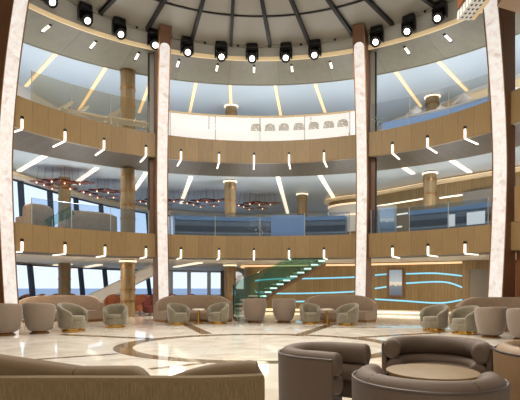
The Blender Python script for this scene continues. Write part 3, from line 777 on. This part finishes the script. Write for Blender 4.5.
booth(phpx(66, 0.6), phpx(117, 0.6), 0.6, 0.9, 'beige high-backed booth sofa on the middle deck before the banded column')
p, nn = ring(ring_phi(60, 0.5), 0.5)
t = thing('glass_screen', 'small sloping green glass screen between the two booth sofas', 'screen', (p.x, p.y, FT1-0.06), rzn(nn))
MB().bar((-0.5, 0, 0.2), (0.5, 0, 0.85), 0.03, 0.35).build('glass', 'glass_teal', t)
for s in (-0.3, 0.3): MB().box((s, 0, 0.2), (0.04, 0.04, 0.42)).build('post', 'greywall', t)
# copper chandeliers
proto = None
for i, (px, Y, rz, lab) in enumerate(((62, 24.2, 0.3, 'copper disc chandelier before the far left column of the middle deck'), (106, 26.6, 0.2, 'copper disc chandelier left of the column nearest the left inner pillar'),
        (160, 29.4, 0.1, 'copper disc chandelier partly behind the left inner pillar'), (206, 29.6, -0.2, 'copper disc chandelier left of the column in the centre bay'), (257, 30.6, 0.0, 'copper disc chandelier right of the column in the centre bay'))):
    loc = ((px-CXP)/F*Y, Y, MIDC)
    if proto is None:
        t = thing('chandelier', lab, 'chandelier', loc, rz, 'copper disc chandeliers')
        MB().box((0, 0, -0.02), (0.5, 0.4, 0.04)).build('canopy', 'midceil', t)
        for x, y, z, r in ((-0.85, 0.1, -0.85, 0.36), (-0.45, -0.25, -0.72, 0.4), (-0.1, 0.3, -0.55, 0.34), (0.15, -0.3, -0.78, 0.42), (0.5, 0.15, -0.66, 0.36), (0.85, -0.15, -0.74, 0.38), (-0.5, 0.45, -0.95, 0.3), (0.35, 0.5, -0.9, 0.36), (-1.15, -0.2, -0.8, 0.28), (1.2, 0.2, -0.62, 0.3)):
            r *= 1.2; dsc = MB().lathe([(0.03, 0.05), (r*0.6, 0.035), (r, 0.0), (r*0.6, -0.02), (0.05, -0.03)], 20, (x, y, z)).build('disc', 'copper', t)
            MB().tube((x, y, z+0.05), (x*0.9, y*0.9, 0), 0.008, n=6).build('rod', 'copper', t)
            MB().lathe([(0.02, -0.03), (0.035, -0.05), (0.02, -0.08)], 10, (x, y, z)).build('bulb', 'bulb', dsc)
        proto = t
    else: dup(proto, loc, rz, lab)
cv_ = [q for q in RW_MID if q[0].x < 7.1 and q[0].y > 30.2]
struct(MB().sweep(cv_, [(-0.03, 5.0), (-0.03, 6.9), (-0.001, 6.9), (-0.001, 5.0)]).build('trim_34', 'offwhite'))  # off-white skin over the oak imitates the wall being lit white here
for k, z in enumerate((6.82, 6.1)):
    tag(MB().sweep(cv_, [(-0.09, z-0.04), (-0.09, z+0.04), (-0.031, z+0.04), (-0.031, z-0.04)]).build('light_line', 'amber'), ('upper', 'lower')[k]+' amber light band round the curved end of the middle-deck oak wall', 'light', 'amber light bands')
# pale light lines on the middle-deck oak wall
for k, (z, a, b) in enumerate(((6.45, 373, 425), (6.35, 440, 465), (5.75, 385, 415), (5.0, 385, 402))):
    p0 = path_at_px(RW_MID, a)[0]; p1 = path_at_px(RW_MID, b)[0]
    seg = [(q, n_) for q, n_ in RW_MID if p0.x <= q.x <= p1.x and q.y < 31]
    seg = [(p0, seg[0][1])]+seg+[(p1, seg[-1][1])] if seg else with_normals([p0, p1])
    tag(MB().sweep(seg, [(-0.06, z-0.04), (-0.06, z+0.04), (-0.002, z+0.04), (-0.002, z-0.04)]).build('light_line', 'cream'), ('highest long cream light line on the middle-deck oak wall', 'short cream light line right of the middle-deck column', 'second cream light line down the middle-deck oak wall', 'lowest short cream light line near the right inner pillar')[k], 'light', 'cream light lines of the middle deck')
p, nn = path_at_px(RW_MID, 482)
o = struct(MB().box((p.x-0.1, p.y-0.12, 5.6), (1.9, 0.1, 1.7), math.atan2(nn.y, nn.x)-PI/2).build('door_2', 'door'))
# ================================================================ GROUND FLOOR
# LED lines on the oak wall
def led(pts, label, off=0.0, mat='led'):
    # pts: (px, py) along the wall
    seg = []
    P = spline([(p[0], p[1]) for p in pts], 8)
    for q in P:
        w, n_ = path_at_px(RW_GR_B, q.x); seg.append((w, n_, EYE+(HOR-q.y)/F*w.y))
    m = MB(); rings = []
    for w, n_, z in seg: rings.append([(w.x-n_.x*0.05, w.y-n_.y*0.05, z-0.04), (w.x-n_.x*0.05, w.y-n_.y*0.05, z+0.04), (w.x-n_.x*0.002, w.y-n_.y*0.002, z+0.04), (w.x-n_.x*0.002, w.y-n_.y*0.002, z-0.04)])
    c = Vector(rings[len(rings)//2][0])
    rings = [[tuple(Vector(v)-c) for v in r_] for r_ in rings]
    tag(m.loft(rings).build('light_line', mat, loc=c), label, 'light', 'pale blue light lines of the oak wall')
RW_GR_B = [q for q in RW_GR if q[0].x > -0.65]
RW_GR_B = RW_GR_B[4:]
led(((252, 281), (275, 279), (320, 278.3), (371, 276.5)), 'upper pale blue light line on the oak wall behind the staircase')
led(((252, 290), (262, 293), (300, 293.4), (340, 292.3), (371, 290.5)), 'middle pale blue light line on the oak wall behind the staircase')
led(((296, 301.5), (330, 301), (371, 299.5)), 'lowest pale blue light line behind the centre sofa')
led(((375, 275.2), (386.5, 274.2)), 'upper short pale blue light line left of the framed seascape')
led(((375, 288.5), (386.5, 286.8)), 'middle short pale blue light line left of the framed seascape')
led(((406, 273.9), (435, 273.3), (464, 276)), 'upper pale blue light line right of the framed seascape')
led(((406, 283.3), (435, 281.8), (450, 283), (464, 288)), 'wavy middle pale blue light line right of the framed seascape')
led(((375, 299.2), (405, 301), (440, 303), (464, 299.5)), 'lowest wavy pale blue light line below the framed seascape')
w, n_ = path_at_px(RW_GR_B, 396)
t = thing('framed_picture', 'framed seascape with a pale island hanging on the oak wall', 'picture', (w.x, w.y-0.02, EYE+(HOR-297.3)/F*w.y), math.atan2(n_.y, n_.x)-PI/2)
MB().box((0, -0.06, 0.77), (0.84, 0.08, 1.54)).build('frame', 'walnut', t, bevel=0.01)
uvquad('print', 0.64, 1.32, 'picture', t, -0.112, 0.11)
# light pool ledge at the foot of the wall
t = thing('display_ledge', 'low pale lit ledge at the foot of the oak wall below the seascape', 'ledge', (7.2, 24.55, 0), -0.52)
MB().box((0, 0, 0.1), (4.4, 0.5, 0.2)).build('plinth', 'offwhite', t)
MB().box((0, -0.26, 0.1), (4.3, 0.03, 0.08)).build('light_strip', 'cream', t)
# spiral opening left of the stairs
t = thing('picture_panel', 'white arched light panel on the wall left of the glass staircase', 'panel', (-1.55, 33.0, 0))
MB().box((0, 0, 1.35), (1.5, 0.12, 2.7)).build('wall_panel', 'greywall', t)
rr = [(-0.42, 1.25), (0.42, 1.25), (0.42, 2.0), (0.3, 2.3), (0.05, 2.42), (-0.42, 2.42)]
MB().loft([[(x, -0.1, z) for x, z in rr], [(x, -0.065, z) for x, z in rr]]).build('lit_face', 'white_glow', t)
for k in range(3): MB().bar((-0.35+0.1*k, -0.12, 1.35), (0.1+0.12*k, -0.12, 2.2), 0.02, 0.05).build('stripe', 'bronze', t)
# --- glass staircase
st = thing('staircase', 'curved glass-sided staircase with lit white treads climbing to the right', 'staircase', (0, 20.6, 0))
spts = spline([(-0.35, 19.75), (-0.62, 20.4), (-0.45, 21.0), (0.1, 21.4), (0.9, 21.6), (2.0, 21.7), (2.9, 21.7)], 14)
cum = [0.0]
for i in range(1, len(spts)): cum.append(cum[-1]+(spts[i]-spts[i-1]).length)
def along(s_):
    for i in range(1, len(spts)):
        if cum[i] >= s_:
            k = (s_-cum[i-1])/(cum[i]-cum[i-1]); p = spts[i-1].lerp(spts[i], k); d = (spts[i]-spts[i-1]).normalized(); return p, d
    return spts[-1], (spts[-1]-spts[-2]).normalized()
NST = 15; L_ = cum[-1]; RISE = 0.172
b0 = Vector((0, 20.6))
for i in range(NST):
    s_ = L_*(i+0.5)/NST; p, d = along(s_); p = p-b0; z = RISE*(i+1); rz = math.atan2(d.y, d.x)
    nrm = Vector((-d.y, d.x))
    tr = MB().box((p.x, p.y, z-0.03), (L_/NST+0.03, 1.0, 0.06), rz).build('tread', 'greywall', st)
    q = p-nrm*0.51
    MB().box((q.x, q.y, z-0.02), (L_/NST*0.92, 0.03, 0.06), rz).build('lit_edge', 'nosing', tr)
for s, nm in ((-1, 'near'), (1, 'far')):
    rings, rr2 = [], []
    for i in range(41):
        s_ = L_*i/40; p, d = along(s_); nrm = Vector((-d.y, d.x)); q = p-b0+nrm*(s*0.54); z = RISE*NST*i/40
        o = nrm*0.012
        top = min(z+1.0, 2.66)
        rings.append([(q.x-o.x, q.y-o.y, max(z-0.1, 0.0)), (q.x+o.x, q.y+o.y, max(z-0.1, 0.0)), (q.x+o.x, q.y+o.y, top), (q.x-o.x, q.y-o.y, top)])
        o = nrm*0.03
        rr2.append([(q.x-o.x, q.y-o.y, max(z-0.24, 0.0)), (q.x+o.x, q.y+o.y, max(z-0.24, 0.0)), (q.x+o.x, q.y+o.y, max(z-0.1, 0.03)), (q.x-o.x, q.y-o.y, max(z-0.1, 0.03))])
    MB().loft(rings).build('glass_side', 'glass_teal', st)
    MB().loft(rr2).build('stringer', 'walnut', st)
# --- white stair at the left
t = thing('staircase', 'white sloping staircase before the left sea windows', 'staircase', (-7.8, 26.2, 0))
MB().bar((-2.0, 0, 0.35), (2.0, 0, 2.4), 0.1, 0.6).build('parapet', 'white', t)
MB().bar((-2.0, 0.7, 0.2), (2.0, 0.7, 2.3), 1.3, 0.2).build('flight', 'white', t)
for k in range(14):
    MB().box((-1.85+k*0.285, 0.7, 0.36+k*0.15), (0.3, 1.25, 0.05)).build('tread', 'offwhite', t)
MB().bar((-2.0, -0.06, 0.72), (2.0, -0.06, 2.64), 0.05, 0.05).build('handrail', 'greywall', t)
# ---------------------------------------------------------------- lounge seating
def barrel_parts(t, mat, basemat, bowl):
    """round swivel chair, open towards local -Y"""
    rings = []
    N = 21; span = R(132)
    for k in range(N):
        u = -1+2*k/(N-1); a = u*span
        e_ = max(0.0, math.cos(u*PI/2))
        h = 0.70+0.12*e_**0.5 if bowl else 0.53+0.29*e_**0.9
        sx, sy = math.sin(a), math.cos(a)
        if bowl: prof = [(0.24, 0.06), (0.33, 0.14), (0.39, 0.30), (0.43, 0.55), (0.43, h-0.03), (0.40, h), (0.36, h), (0.335, h-0.04), (0.32, 0.45), (0.28, 0.3), (0.22, 0.1)]
        else: prof = [(0.37, 0.09), (0.395, 0.14), (0.41, 0.3), (0.425, 0.5), (0.44, h-0.04), (0.41, h), (0.35, h), (0.315, h-0.05), (0.31, 0.45), (0.31, 0.3), (0.31, 0.1)]
        rings.append([(r*sx, r*sy, z) for r, z in prof])
    MB().loft(rings).build('shell', mat, t, sub=1)
    MB().lathe([(0.2, 0.26), (0.29, 0.27), (0.305, 0.32), (0.305, 0.40), (0.28, 0.445), (0.15, 0.455)], 28, (0, -0.03, 0)).build('seat_cushion', mat, t)
    MB().loft([[(x, y, z) for x, y in ((-0.3, 0.1), (0.3, 0.1), (0.28, -0.24), (0.15, -0.33), (-0.15, -0.33), (-0.28, -0.24))] for z in (0.1, 0.3)]).build('front_panel', mat, t, bevel=0.02)
    MB().lathe([(0.30, 0.0), (0.32, 0.015), (0.32, 0.05), (0.26, 0.055), (0.26, 0.11)] if not bowl else [(0.2, 0.0), (0.26, 0.01), (0.26, 0.035), (0.2, 0.05), (0.22, 0.1)], 28).build('base', basemat, t)
    if not bowl:
        for k in range(8):
            a = 2*PI*k/8; MB().box((0.3*math.cos(a), 0.3*math.sin(a), 0.07), (0.05, 0.02, 0.08), a+PI/2).build('foot_block', basemat, t)
def face(x, y, tx, ty): # rz so that local -Y looks from (x,y) to (tx,ty)
    return math.atan2(tx-x, -(ty-y))
sage0 = taupe0 = None
def chair(kind, px, pby, rz, label, sc=1.0):
    global sage0, taupe0
    Y = F*EYE/(pby-HOR)+0.35; x = (px-CXP)/F*Y
    proto = sage0 if kind == 'sage' else taupe0
    g = 'sage grey swivel chairs with brass bases' if kind == 'sage' else 'taupe bowl chairs seen from behind'
    if proto is None:
        t = thing('armchair', label, 'armchair', (x, Y, 0), rz, g)
        barrel_parts(t, 'sage' if kind == 'sage' else 'taupe', 'gold' if kind == 'sage' else 'bronze', kind != 'sage')
        t.scale = (sc, sc, sc*(1.0 if kind == 'sage' else 1.08))
        if kind == 'sage': sage0 = t
        else: taupe0 = t
    else: dup(proto, (x, Y, 0), rz, label, None, (sc, sc, sc*(1.0 if kind == 'sage' else 1.08)))
chair('sage', 115.5, 328, 0.12, 'sage grey armchair alone before the column in the left bay')
chair('sage', 73, 332.5, 1.2, 'sage grey armchair turned right beside the taupe chairs at the left', 1.12)
chair('sage', 178.5, 325.5, 0.7, 'left sage armchair of the pair before the sofa near the left inner pillar')
chair('sage', 218, 324.5, -0.55, 'right sage armchair of the pair before the sofa near the left inner pillar')
chair('sage', 310, 324.5, 0.1, 'left sage armchair of the pair before the sofa near the right inner pillar', 0.95)
chair('sage', 347, 326, -1.0, 'right sage armchair of the pair before the sofa near the right inner pillar')
chair('sage', 434, 332, -1.0, 'sage grey armchair alone right of the framed seascape', 1.05)
chair('sage', 464, 335, -1.2, 'sage grey armchair touching the taupe chair at the right', 1.05)
chair('taupe', 5, 336.5, PI+0.2, 'taupe bowl chair at the left edge under the far left pillar', 1.08)
chair('taupe', 39.5, 334.5, PI-0.15, 'taupe bowl chair second from the left edge', 1.08)
chair('taupe', 254.5, 323.5, PI+0.1, 'left taupe bowl chair of the pair in front of the glass staircase', 1.1)
chair('taupe', 284, 323.5, PI-0.1, 'right taupe bowl chair of the pair in front of the glass staircase', 1.1)
chair('taupe', 491, 339, PI+0.1, 'taupe bowl chair under the far right pillar', 1.0)
chair('taupe', 524, 342, PI-0.2, 'taupe bowl chair cut by the right edge', 1.0)
def sofa(px, Y, Rr, span, h, rz, label, dark=False):
    x = (px-CXP)/F*Y
    t = thing('curved_sofa', label, 'sofa', (x, Y, 0), rz, 'curved beige sofas')
    def arc(r): return [(Vector((r*math.sin(R(a)), r*math.cos(R(a))-Rr)), Vector((math.sin(R(a)), math.cos(R(a))))) for a in [(-span+2*span*k/28) for k in range(29)]]
    P = arc(Rr)
    def back(u):
        e = 1-abs(2*u-1)**5; hh = h*(0.70+0.30*e)
        return [(-0.12, 0.10), (-0.12, 0.46), (-0.10, hh-0.08), (-0.04, hh), (0.14, hh), (0.2, hh-0.06), (0.2, 0.10)]
    MB().sweep(P, None, prof_at=back).build('backrest', 'sofa', t)
    MB().sweep(P, [(-0.72, 0.10), (-0.76, 0.16), (-0.76, 0.38), (-0.70, 0.44), (-0.121, 0.45), (-0.121, 0.10)]).build('seat', 'sofa', t)
    MB().sweep(P, [(-0.66, 0.0), (-0.66, 0.10), (0.14, 0.10), (0.14, 0.0)]).build('plinth', 'bronze', t)
    if dark:
        for s in (-0.35, 0.35):
            MB().box((s, -0.62, 0.58), (0.5, 0.14, 0.3)).build('cushion', 'sofa', t, bevel=0.06)
    return t
sofa(64, 20.3, 2.6, 40, 1.06, 0.1, 'curved beige sofa behind the chairs at the left')
sofa(195, 20.0, 2.2, 42, 1.07, 0.0, 'curved beige sofa beside the left inner pillar')
sofa(338, 20.0, 2.1, 42, 1.07, 0.0, 'curved beige sofa beside the right inner pillar')
sofa(501, 15.9, 2.4, 38, 1.08, -0.15, 'curved beige sofa behind the taupe chairs at the right')
# little tables between the chair pairs
for px, lab in ((198.5, 'left'), (327, 'right')):
    t = thing('side_table', 'small round beige side table before the sofa near the %s inner pillar' % lab, 'table', ((px-CXP)/F*18.5, 18.5, 0), 0, 'small side tables')
    MB().lathe([(0.24, 0.52), (0.25, 0.53), (0.25, 0.56), (0.24, 0.57)], 24).build('table_top', 'offwhite', t)
    MB().lathe([(0.05, 0.03), (0.05, 0.52)], 12).build('stem', 'gold', t)
    MB().lathe([(0.18, 0), (0.18, 0.03)], 24).build('foot', 'gold', t)
# rust and plum chairs by the windows
cb = None
for i, (px, Y, mt, lab) in enumerate(((24, 26.0, 'rust', 'rust chair by the windows left of the far left column'), (38, 26.5, 'rust', 'second rust chair by the windows left of the far left column'), (70, 27.2, 'rust', 'rust chair by the windows just right of the far left column'), (52, 27.6, 'rust', 'rust chair by the windows directly behind the far left column'),
        (112, 25.0, 'rust', 'rust chair left of the banded column nearest the left inner pillar'), (140, 25.3, 'rust', 'rust chair right of the banded column nearest the left inner pillar'), (150, 23.6, 'plum', 'plum chair behind the left inner pillar casing'), (171, 25.6, 'plum', 'plum chair behind the sofa beside the left inner pillar'), (188, 25.8, 'plum', 'second plum chair behind the sofa beside the left inner pillar'))):
    t = thing('lounge_chair', lab, 'chair', ((px-CXP)/F*Y, Y, 0), random.uniform(-0.5, 0.5), '%s chairs by the windows' % mt)
    rr = []
    for k in range(15):
        a = R(-110+220*k/14); e = math.cos(a*0.8); h = 0.66+0.36*max(0, e)
        rr.append([((r)*math.sin(a), r*math.cos(a), z) for r, z in ((0.36, 0.14), (0.41, h-0.04), (0.38, h), (0.33, h-0.02), (0.31, 0.14))])
    MB().loft(rr).build('backrest', mt, t)
    MB().lathe([(0.3, 0.14), (0.31, 0.42), (0.27, 0.46)], 20).build('seat', mt, t)
    MB().lathe([(0.26, 0), (0.26, 0.02), (0.05, 0.04), (0.05, 0.14)], 20).build('base', 'bronze', t)
# ================================================================ FOREGROUND
def tub(x, y, rz, Rr, span, label, h=0.80, mt='tub', ext=0.0):
    """deep curved armchair, open towards local -Y, with two stacked bolsters inside a thin shell"""
    t = thing('tub_sofa', label, 'sofa', (x, y, 0), rz, 'brown tub sofas round the oak table')
    def arc(sp, n=36):
        P = [(Vector((Rr*math.sin(R(a)), Rr*math.cos(R(a)))), Vector((math.sin(R(a)), math.cos(R(a))))) for a in [(-sp+2*sp*k/n) for k in range(n+1)]]
        if ext:
            (p, n_), (q, m_) = P[0], P[-1]
            P = [(p+Vector((n_.y, -n_.x))*-ext, n_)]+P+[(q+Vector((m_.y, -m_.x))*ext, m_)]
        return P
    MB().sweep(arc(span), [(-0.06, 0.05), (-0.06, h-0.12), (-0.045, h-0.08), (-0.01, h-0.07), (0.0, h-0.1), (-0.01, 0.05)]).build('shell', mt, t)
    pc_ = [(-0.012+0.014*math.cos(2*PI*k/8), h-0.072+0.014*math.sin(2*PI*k/8)) for k in range(8)]
    MB().sweep(arc(span), pc_).build('piping', 'tubpipe', t)
    def roll(cz, rx, rz_, off, sp):
        pr = []
        for k in range(18):
            a = 2*PI*k/18; pr.append((off+rx*math.cos(a), cz+rz_*math.sin(a)))
        m = MB(); path = arc(sp)
        # rounded ends
        n = 4
        ext = []
        for s, idx in ((-1, 0), (1, -1)):
            p, nn = path[idx]; tdir = Vector((nn.y, -nn.x))*s
            ext.append((p, nn, tdir))
        rings = []
        def rg(p, nn, sc_): return [(p.x+nn.x*(off+(o-off)*sc_), p.y+nn.y*(off+(o-off)*sc_), cz+(z-cz)*sc_) for o, z in pr]
        p, nn, td = ext[0]
        for k in range(n): 
            a = PI/2*(1-k/n); rings.append(rg(p+td*(0.05*math.sin(a)), nn, max(0.55, math.cos(a)**0.4)))
        for p, nn in path: rings.append(rg(p, nn, 1))
        p, nn, td = ext[1]
        for k in range(1, n+1):
            a = PI/2*k/n; rings.append(rg(p+td*(0.05*math.sin(a)), nn, max(0.55, math.cos(max(a, 0))**0.4 if a < PI/2 else 0.55)))
        return m.loft(rings)
    roll(h-0.13, 0.115, 0.13, -0.13, span-1).build('upper_bolster', mt, t, sharp=60)
    roll(h-0.35, 0.11, 0.105, -0.165, span-2).build('lower_bolster', mt, t, sharp=60)
    # seams in the upper bolster
    for a in (-0.42*span, 0.42*span):
        pth = [(Vector((Rr*math.sin(R(b_)), Rr*math.cos(R(b_)))), Vector((math.sin(R(b_)), math.cos(R(b_))))) for b_ in (a-0.35, a+0.35)]
        MB().sweep(pth, [(-0.13+0.1165*math.cos(2*PI*k/16), h-0.13+0.1315*math.sin(2*PI*k/16)) for k in range(16)]).build('seam', 'tubpipe', t)
    ri = Rr-0.09
    rim = [(ri*math.sin(R(a)), ri*math.cos(R(a))) for a in [(-span+2*span*k/30) for k in range(31)]]
    MB().loft([[(px_*s, py_*s, z) for px_, py_ in rim] for z, s in ((0.1, 0.97), (0.3, 0.97), (0.37, 0.96), (0.4, 0.9))]).build('seat', mt, t)
    MB().loft([[(px_*0.9, py_*0.9, z) for px_, py_ in rim] for z in (0.0, 0.1)]).build('plinth', 'black', t)
    return t
TX, TY = (432-CXP)/F*5.35, 5.35
t = thing('coffee_table', 'round oak coffee table amid the brown tub sofas', 'table', (TX, TY, 0))
tm = MB().lathe([(0.47, 0.47), (0.495, 0.475), (0.5, 0.49), (0.495, 0.505), (0.47, 0.51)], 48)
tm.uv = [[(tm.v[i][0]*0.6+5, tm.v[i][1]*0.6) for i in f] for f in tm.f]
tm.build('table_top', 'table', t)
MB().lathe([(0.07, 0.03), (0.06, 0.2), (0.09, 0.47)], 20).build('pedestal', 'darkbrown', t)
MB().lathe([(0.26, 0), (0.27, 0.015), (0.2, 0.03)], 28).build('foot', 'darkbrown', t)
x, y = (436-CXP)/F*6.25, 6.25; tub(x, y, face(x, y, TX-0.05, TY), 0.69, 108, 'brown tub sofa on the far side of the oak table, facing the camera', 0.75)
x, y = (427-CXP)/F*4.08, 4.08; tub(x, y, face(x, y, TX+0.1, TY), 0.63, 106, 'nearest brown tub sofa seen from behind at the oak table', 0.74)
x, y = 0.79, 5.6; tub(x, y, face(x, y, x+0.85, y-0.53), 0.58, 90, 'brown tub sofa left of the oak table, open to the right', 0.75, 'tub', 0.3)
x, y = 3.46, 5.3; tub(x, y, face(x, y, x+1, y+0.2), 0.8, 100, 'tan tub sofa with its back to the oak table, cut by the right edge', 0.79, 'tan')
# long tweed-backed banquette at the lower left
bq = thing('banquette', 'long tweed-backed banquette with camel cushions across the lower left', 'sofa', (-1.0, 3.0, 0))
bpts = with_normals(spline([(-1.6, -0.12), (-0.6, -0.07), (0.2, -0.07), (0.7, -0.06), (1.03, 0.02)], 8))
MB().sweep(bpts, [(0, 0.05), (0, 0.86), (0.02, 0.885), (0.10, 0.885), (0.12, 0.86), (0.12, 0.05)]).build('back_panel', 'tweed', bq)
MB().sweep(bpts, [(0.121, 0.05), (0.121, 0.44), (0.75, 0.46), (0.8, 0.4), (0.8, 0.05)]).build('seat', 'camel', bq)
def bcush(x0, x1, y0, h0, h1, round_=0.0, round_l=0.0):
    rr = []; n = 14
    for k in range(n+1):
        u = k/n; x = x0+(x1-x0)*u; h = h0+(h1-h0)*u
        if round_ and u > 1-round_: h = h-0.10*((u-(1-round_))/round_)**2.5
        if round_l and u < round_l: h = h-0.06*(1-u/round_l)**2
        rr.append([(x, y0, 0.46), (x, y0, h-0.05), (x, y0+0.03, h-0.012), (x, y0+0.07, h), (x, y0+0.2, h-0.01), (x, y0+0.24, h-0.06), (x, y0+0.26, 0.46)])
    MB().loft(rr).build('back_cushion', 'camel', bq)
bcush(-1.5, -0.21, 0.08, 1.10, 0.915); bcush(-0.205, 0.27, 0.08, 0.915, 0.918, 0.3); bcush(0.38, 1.02, 0.1, 0.90, 0.96, 0.12, 0.6)
# ================================================================ OUTSIDE
struct(MB().box((0, 1500, -14), (6000, 2920, 0.2)).build('floor_sea', 'sea'))
W = bpy.data.worlds.new('daylight'); S.world = W; W.use_nodes = True
N, L = W.node_tree.nodes, W.node_tree.links; bg = N['Background']
tc = N.new('ShaderNodeTexCoord'); sp = N.new('ShaderNodeSeparateXYZ'); L.new(tc.outputs['Generated'], sp.inputs[0])
r = N.new('ShaderNodeValToRGB'); cr = r.color_ramp
cr.elements[0].position = 0.0; cr.elements[0].color = srgb(228, 236, 246); cr.elements[1].position = 0.4; cr.elements[1].color = srgb(214, 228, 248)
L.new(sp.outputs[2], r.inputs[0]); L.new(r.outputs[0], bg.inputs[0]); bg.inputs[1].default_value = 1.5
# ================================================================ LAMPS
def light(kind, name, loc, energy, col=(255, 238, 215), size=0.3, aim=None, spot=None):
    l = bpy.data.lights.new(name, kind); l.energy = energy; l.color = srgb(*col)[:3]
    if kind == 'AREA': l.shape = 'DISK'; l.size = size
    elif kind in ('POINT', 'SPOT'): l.shadow_soft_size = size
    if spot: l.spot_size = R(spot); l.spot_blend = 0.6
    o = bpy.data.objects.new(name, l); COL.objects.link(o); o.location = loc
    if aim is not None:
        d = Vector(aim)-Vector(loc); o.rotation_euler = d.to_track_quat('-Z', 'Y').to_euler()
    return o
light('AREA', 'dome_fill', (0, 11.0, 11.9), 1500, (255, 244, 228), 5.0, (0, 11.0, 0))  # added fill over the atrium, no modelled fixture
light('AREA', 'aft_fill', (0, 2.0, 11.9), 500, (255, 242, 224), 4.0, (0, 6.0, 0))  # added overhead fill for the near floor and foreground seats
light('AREA', 'camera_side_fill', (0, -4.5, 7.5), 320, (255, 238, 214), 2.5, (0.5, 5.0, 0.6))  # added fill behind the camera for surfaces facing it
for px in (85, 154, 221, 286, 377, 440):
    p, nn = ring(ring_phi(px, -0.9), -0.9)
    light('SPOT', 'spot_beam', (p.x, p.y, 11.1), 1300, (255, 246, 232), 0.25, (p.x*0.3, 10.5, 0), 70)
for a in (-56, -40, -20, 0, 20, 40, 56):
    p, nn = ring(R(a), 2.2)
    light('AREA', 'ground_downlight', (p.x, p.y, FB1-0.05), 100, (255, 236, 210), 0.8, (p.x, p.y, 0))
    p, nn = ring(R(a), 4.0)
    light('AREA', 'middle_downlight', (p.x, p.y, MIDC-0.05), 80, (250, 244, 235), 1.0, (p.x, p.y, 0))
    p, nn = ring(R(a), 4.0)
    light('AREA', 'upper_ceiling_fill', (p.x, p.y, FT2+0.15), 130, (236, 242, 250), 1.4, (p.x, p.y, 20))  # added fill hidden behind the fascia to brighten the upper ceiling
    p, nn = ring(R(a), 4.6)
    p2, _ = ring(R(a), 1.5)
    light('AREA', 'soffit_downlight', (p2.x, p2.y, FB2-0.03), 28, (255, 236, 210), 0.3, (p2.x, p2.y, 0))
    light('AREA', 'top_soffit_fill', (p2.x, p2.y, SOF3-0.03), 45, (255, 240, 218), 0.3, (p2.x, p2.y, 0))  # added fill to brighten the upper-deck furniture
    light('AREA', 'middle_ceiling_fill', (p.x, p.y, FT1+0.15), 120, (240, 242, 246), 1.4, (p.x, p.y, 20))  # added fill hidden behind the fascia to brighten the middle ceiling
light('AREA', 'corner_fill', (11.6, 15.5, 11.0), 60, (250, 246, 240), 1.0, (13.5, 18.0, 10))  # added fill for the dark grey wall beyond the far right pillar
# ================================================================ CAMERA
cam = bpy.data.cameras.new('camera'); co = bpy.data.objects.new('camera', cam); COL.objects.link(co)
co.location = (0, 0, EYE); co.rotation_euler = (R(90), 0, 0)
cam.sensor_width = 36; cam.lens = F/520*36; cam.shift_x = 0.0; cam.shift_y = (HOR-200)/520
cam.clip_end = 5000; cam.clip_start = 0.05
S.camera = co
S.view_settings.view_transform = 'Standard'; S.view_settings.look = 'None'; S.view_settings.exposure = -0.06; S.view_settings.gamma = 1.0
S.view_settings.use_curve_mapping = False
S.cycles.use_denoising = True
S.cycles.max_bounces = 10; S.cycles.transparent_max_bounces = 24
S.cycles.sample_clamp_indirect = 6
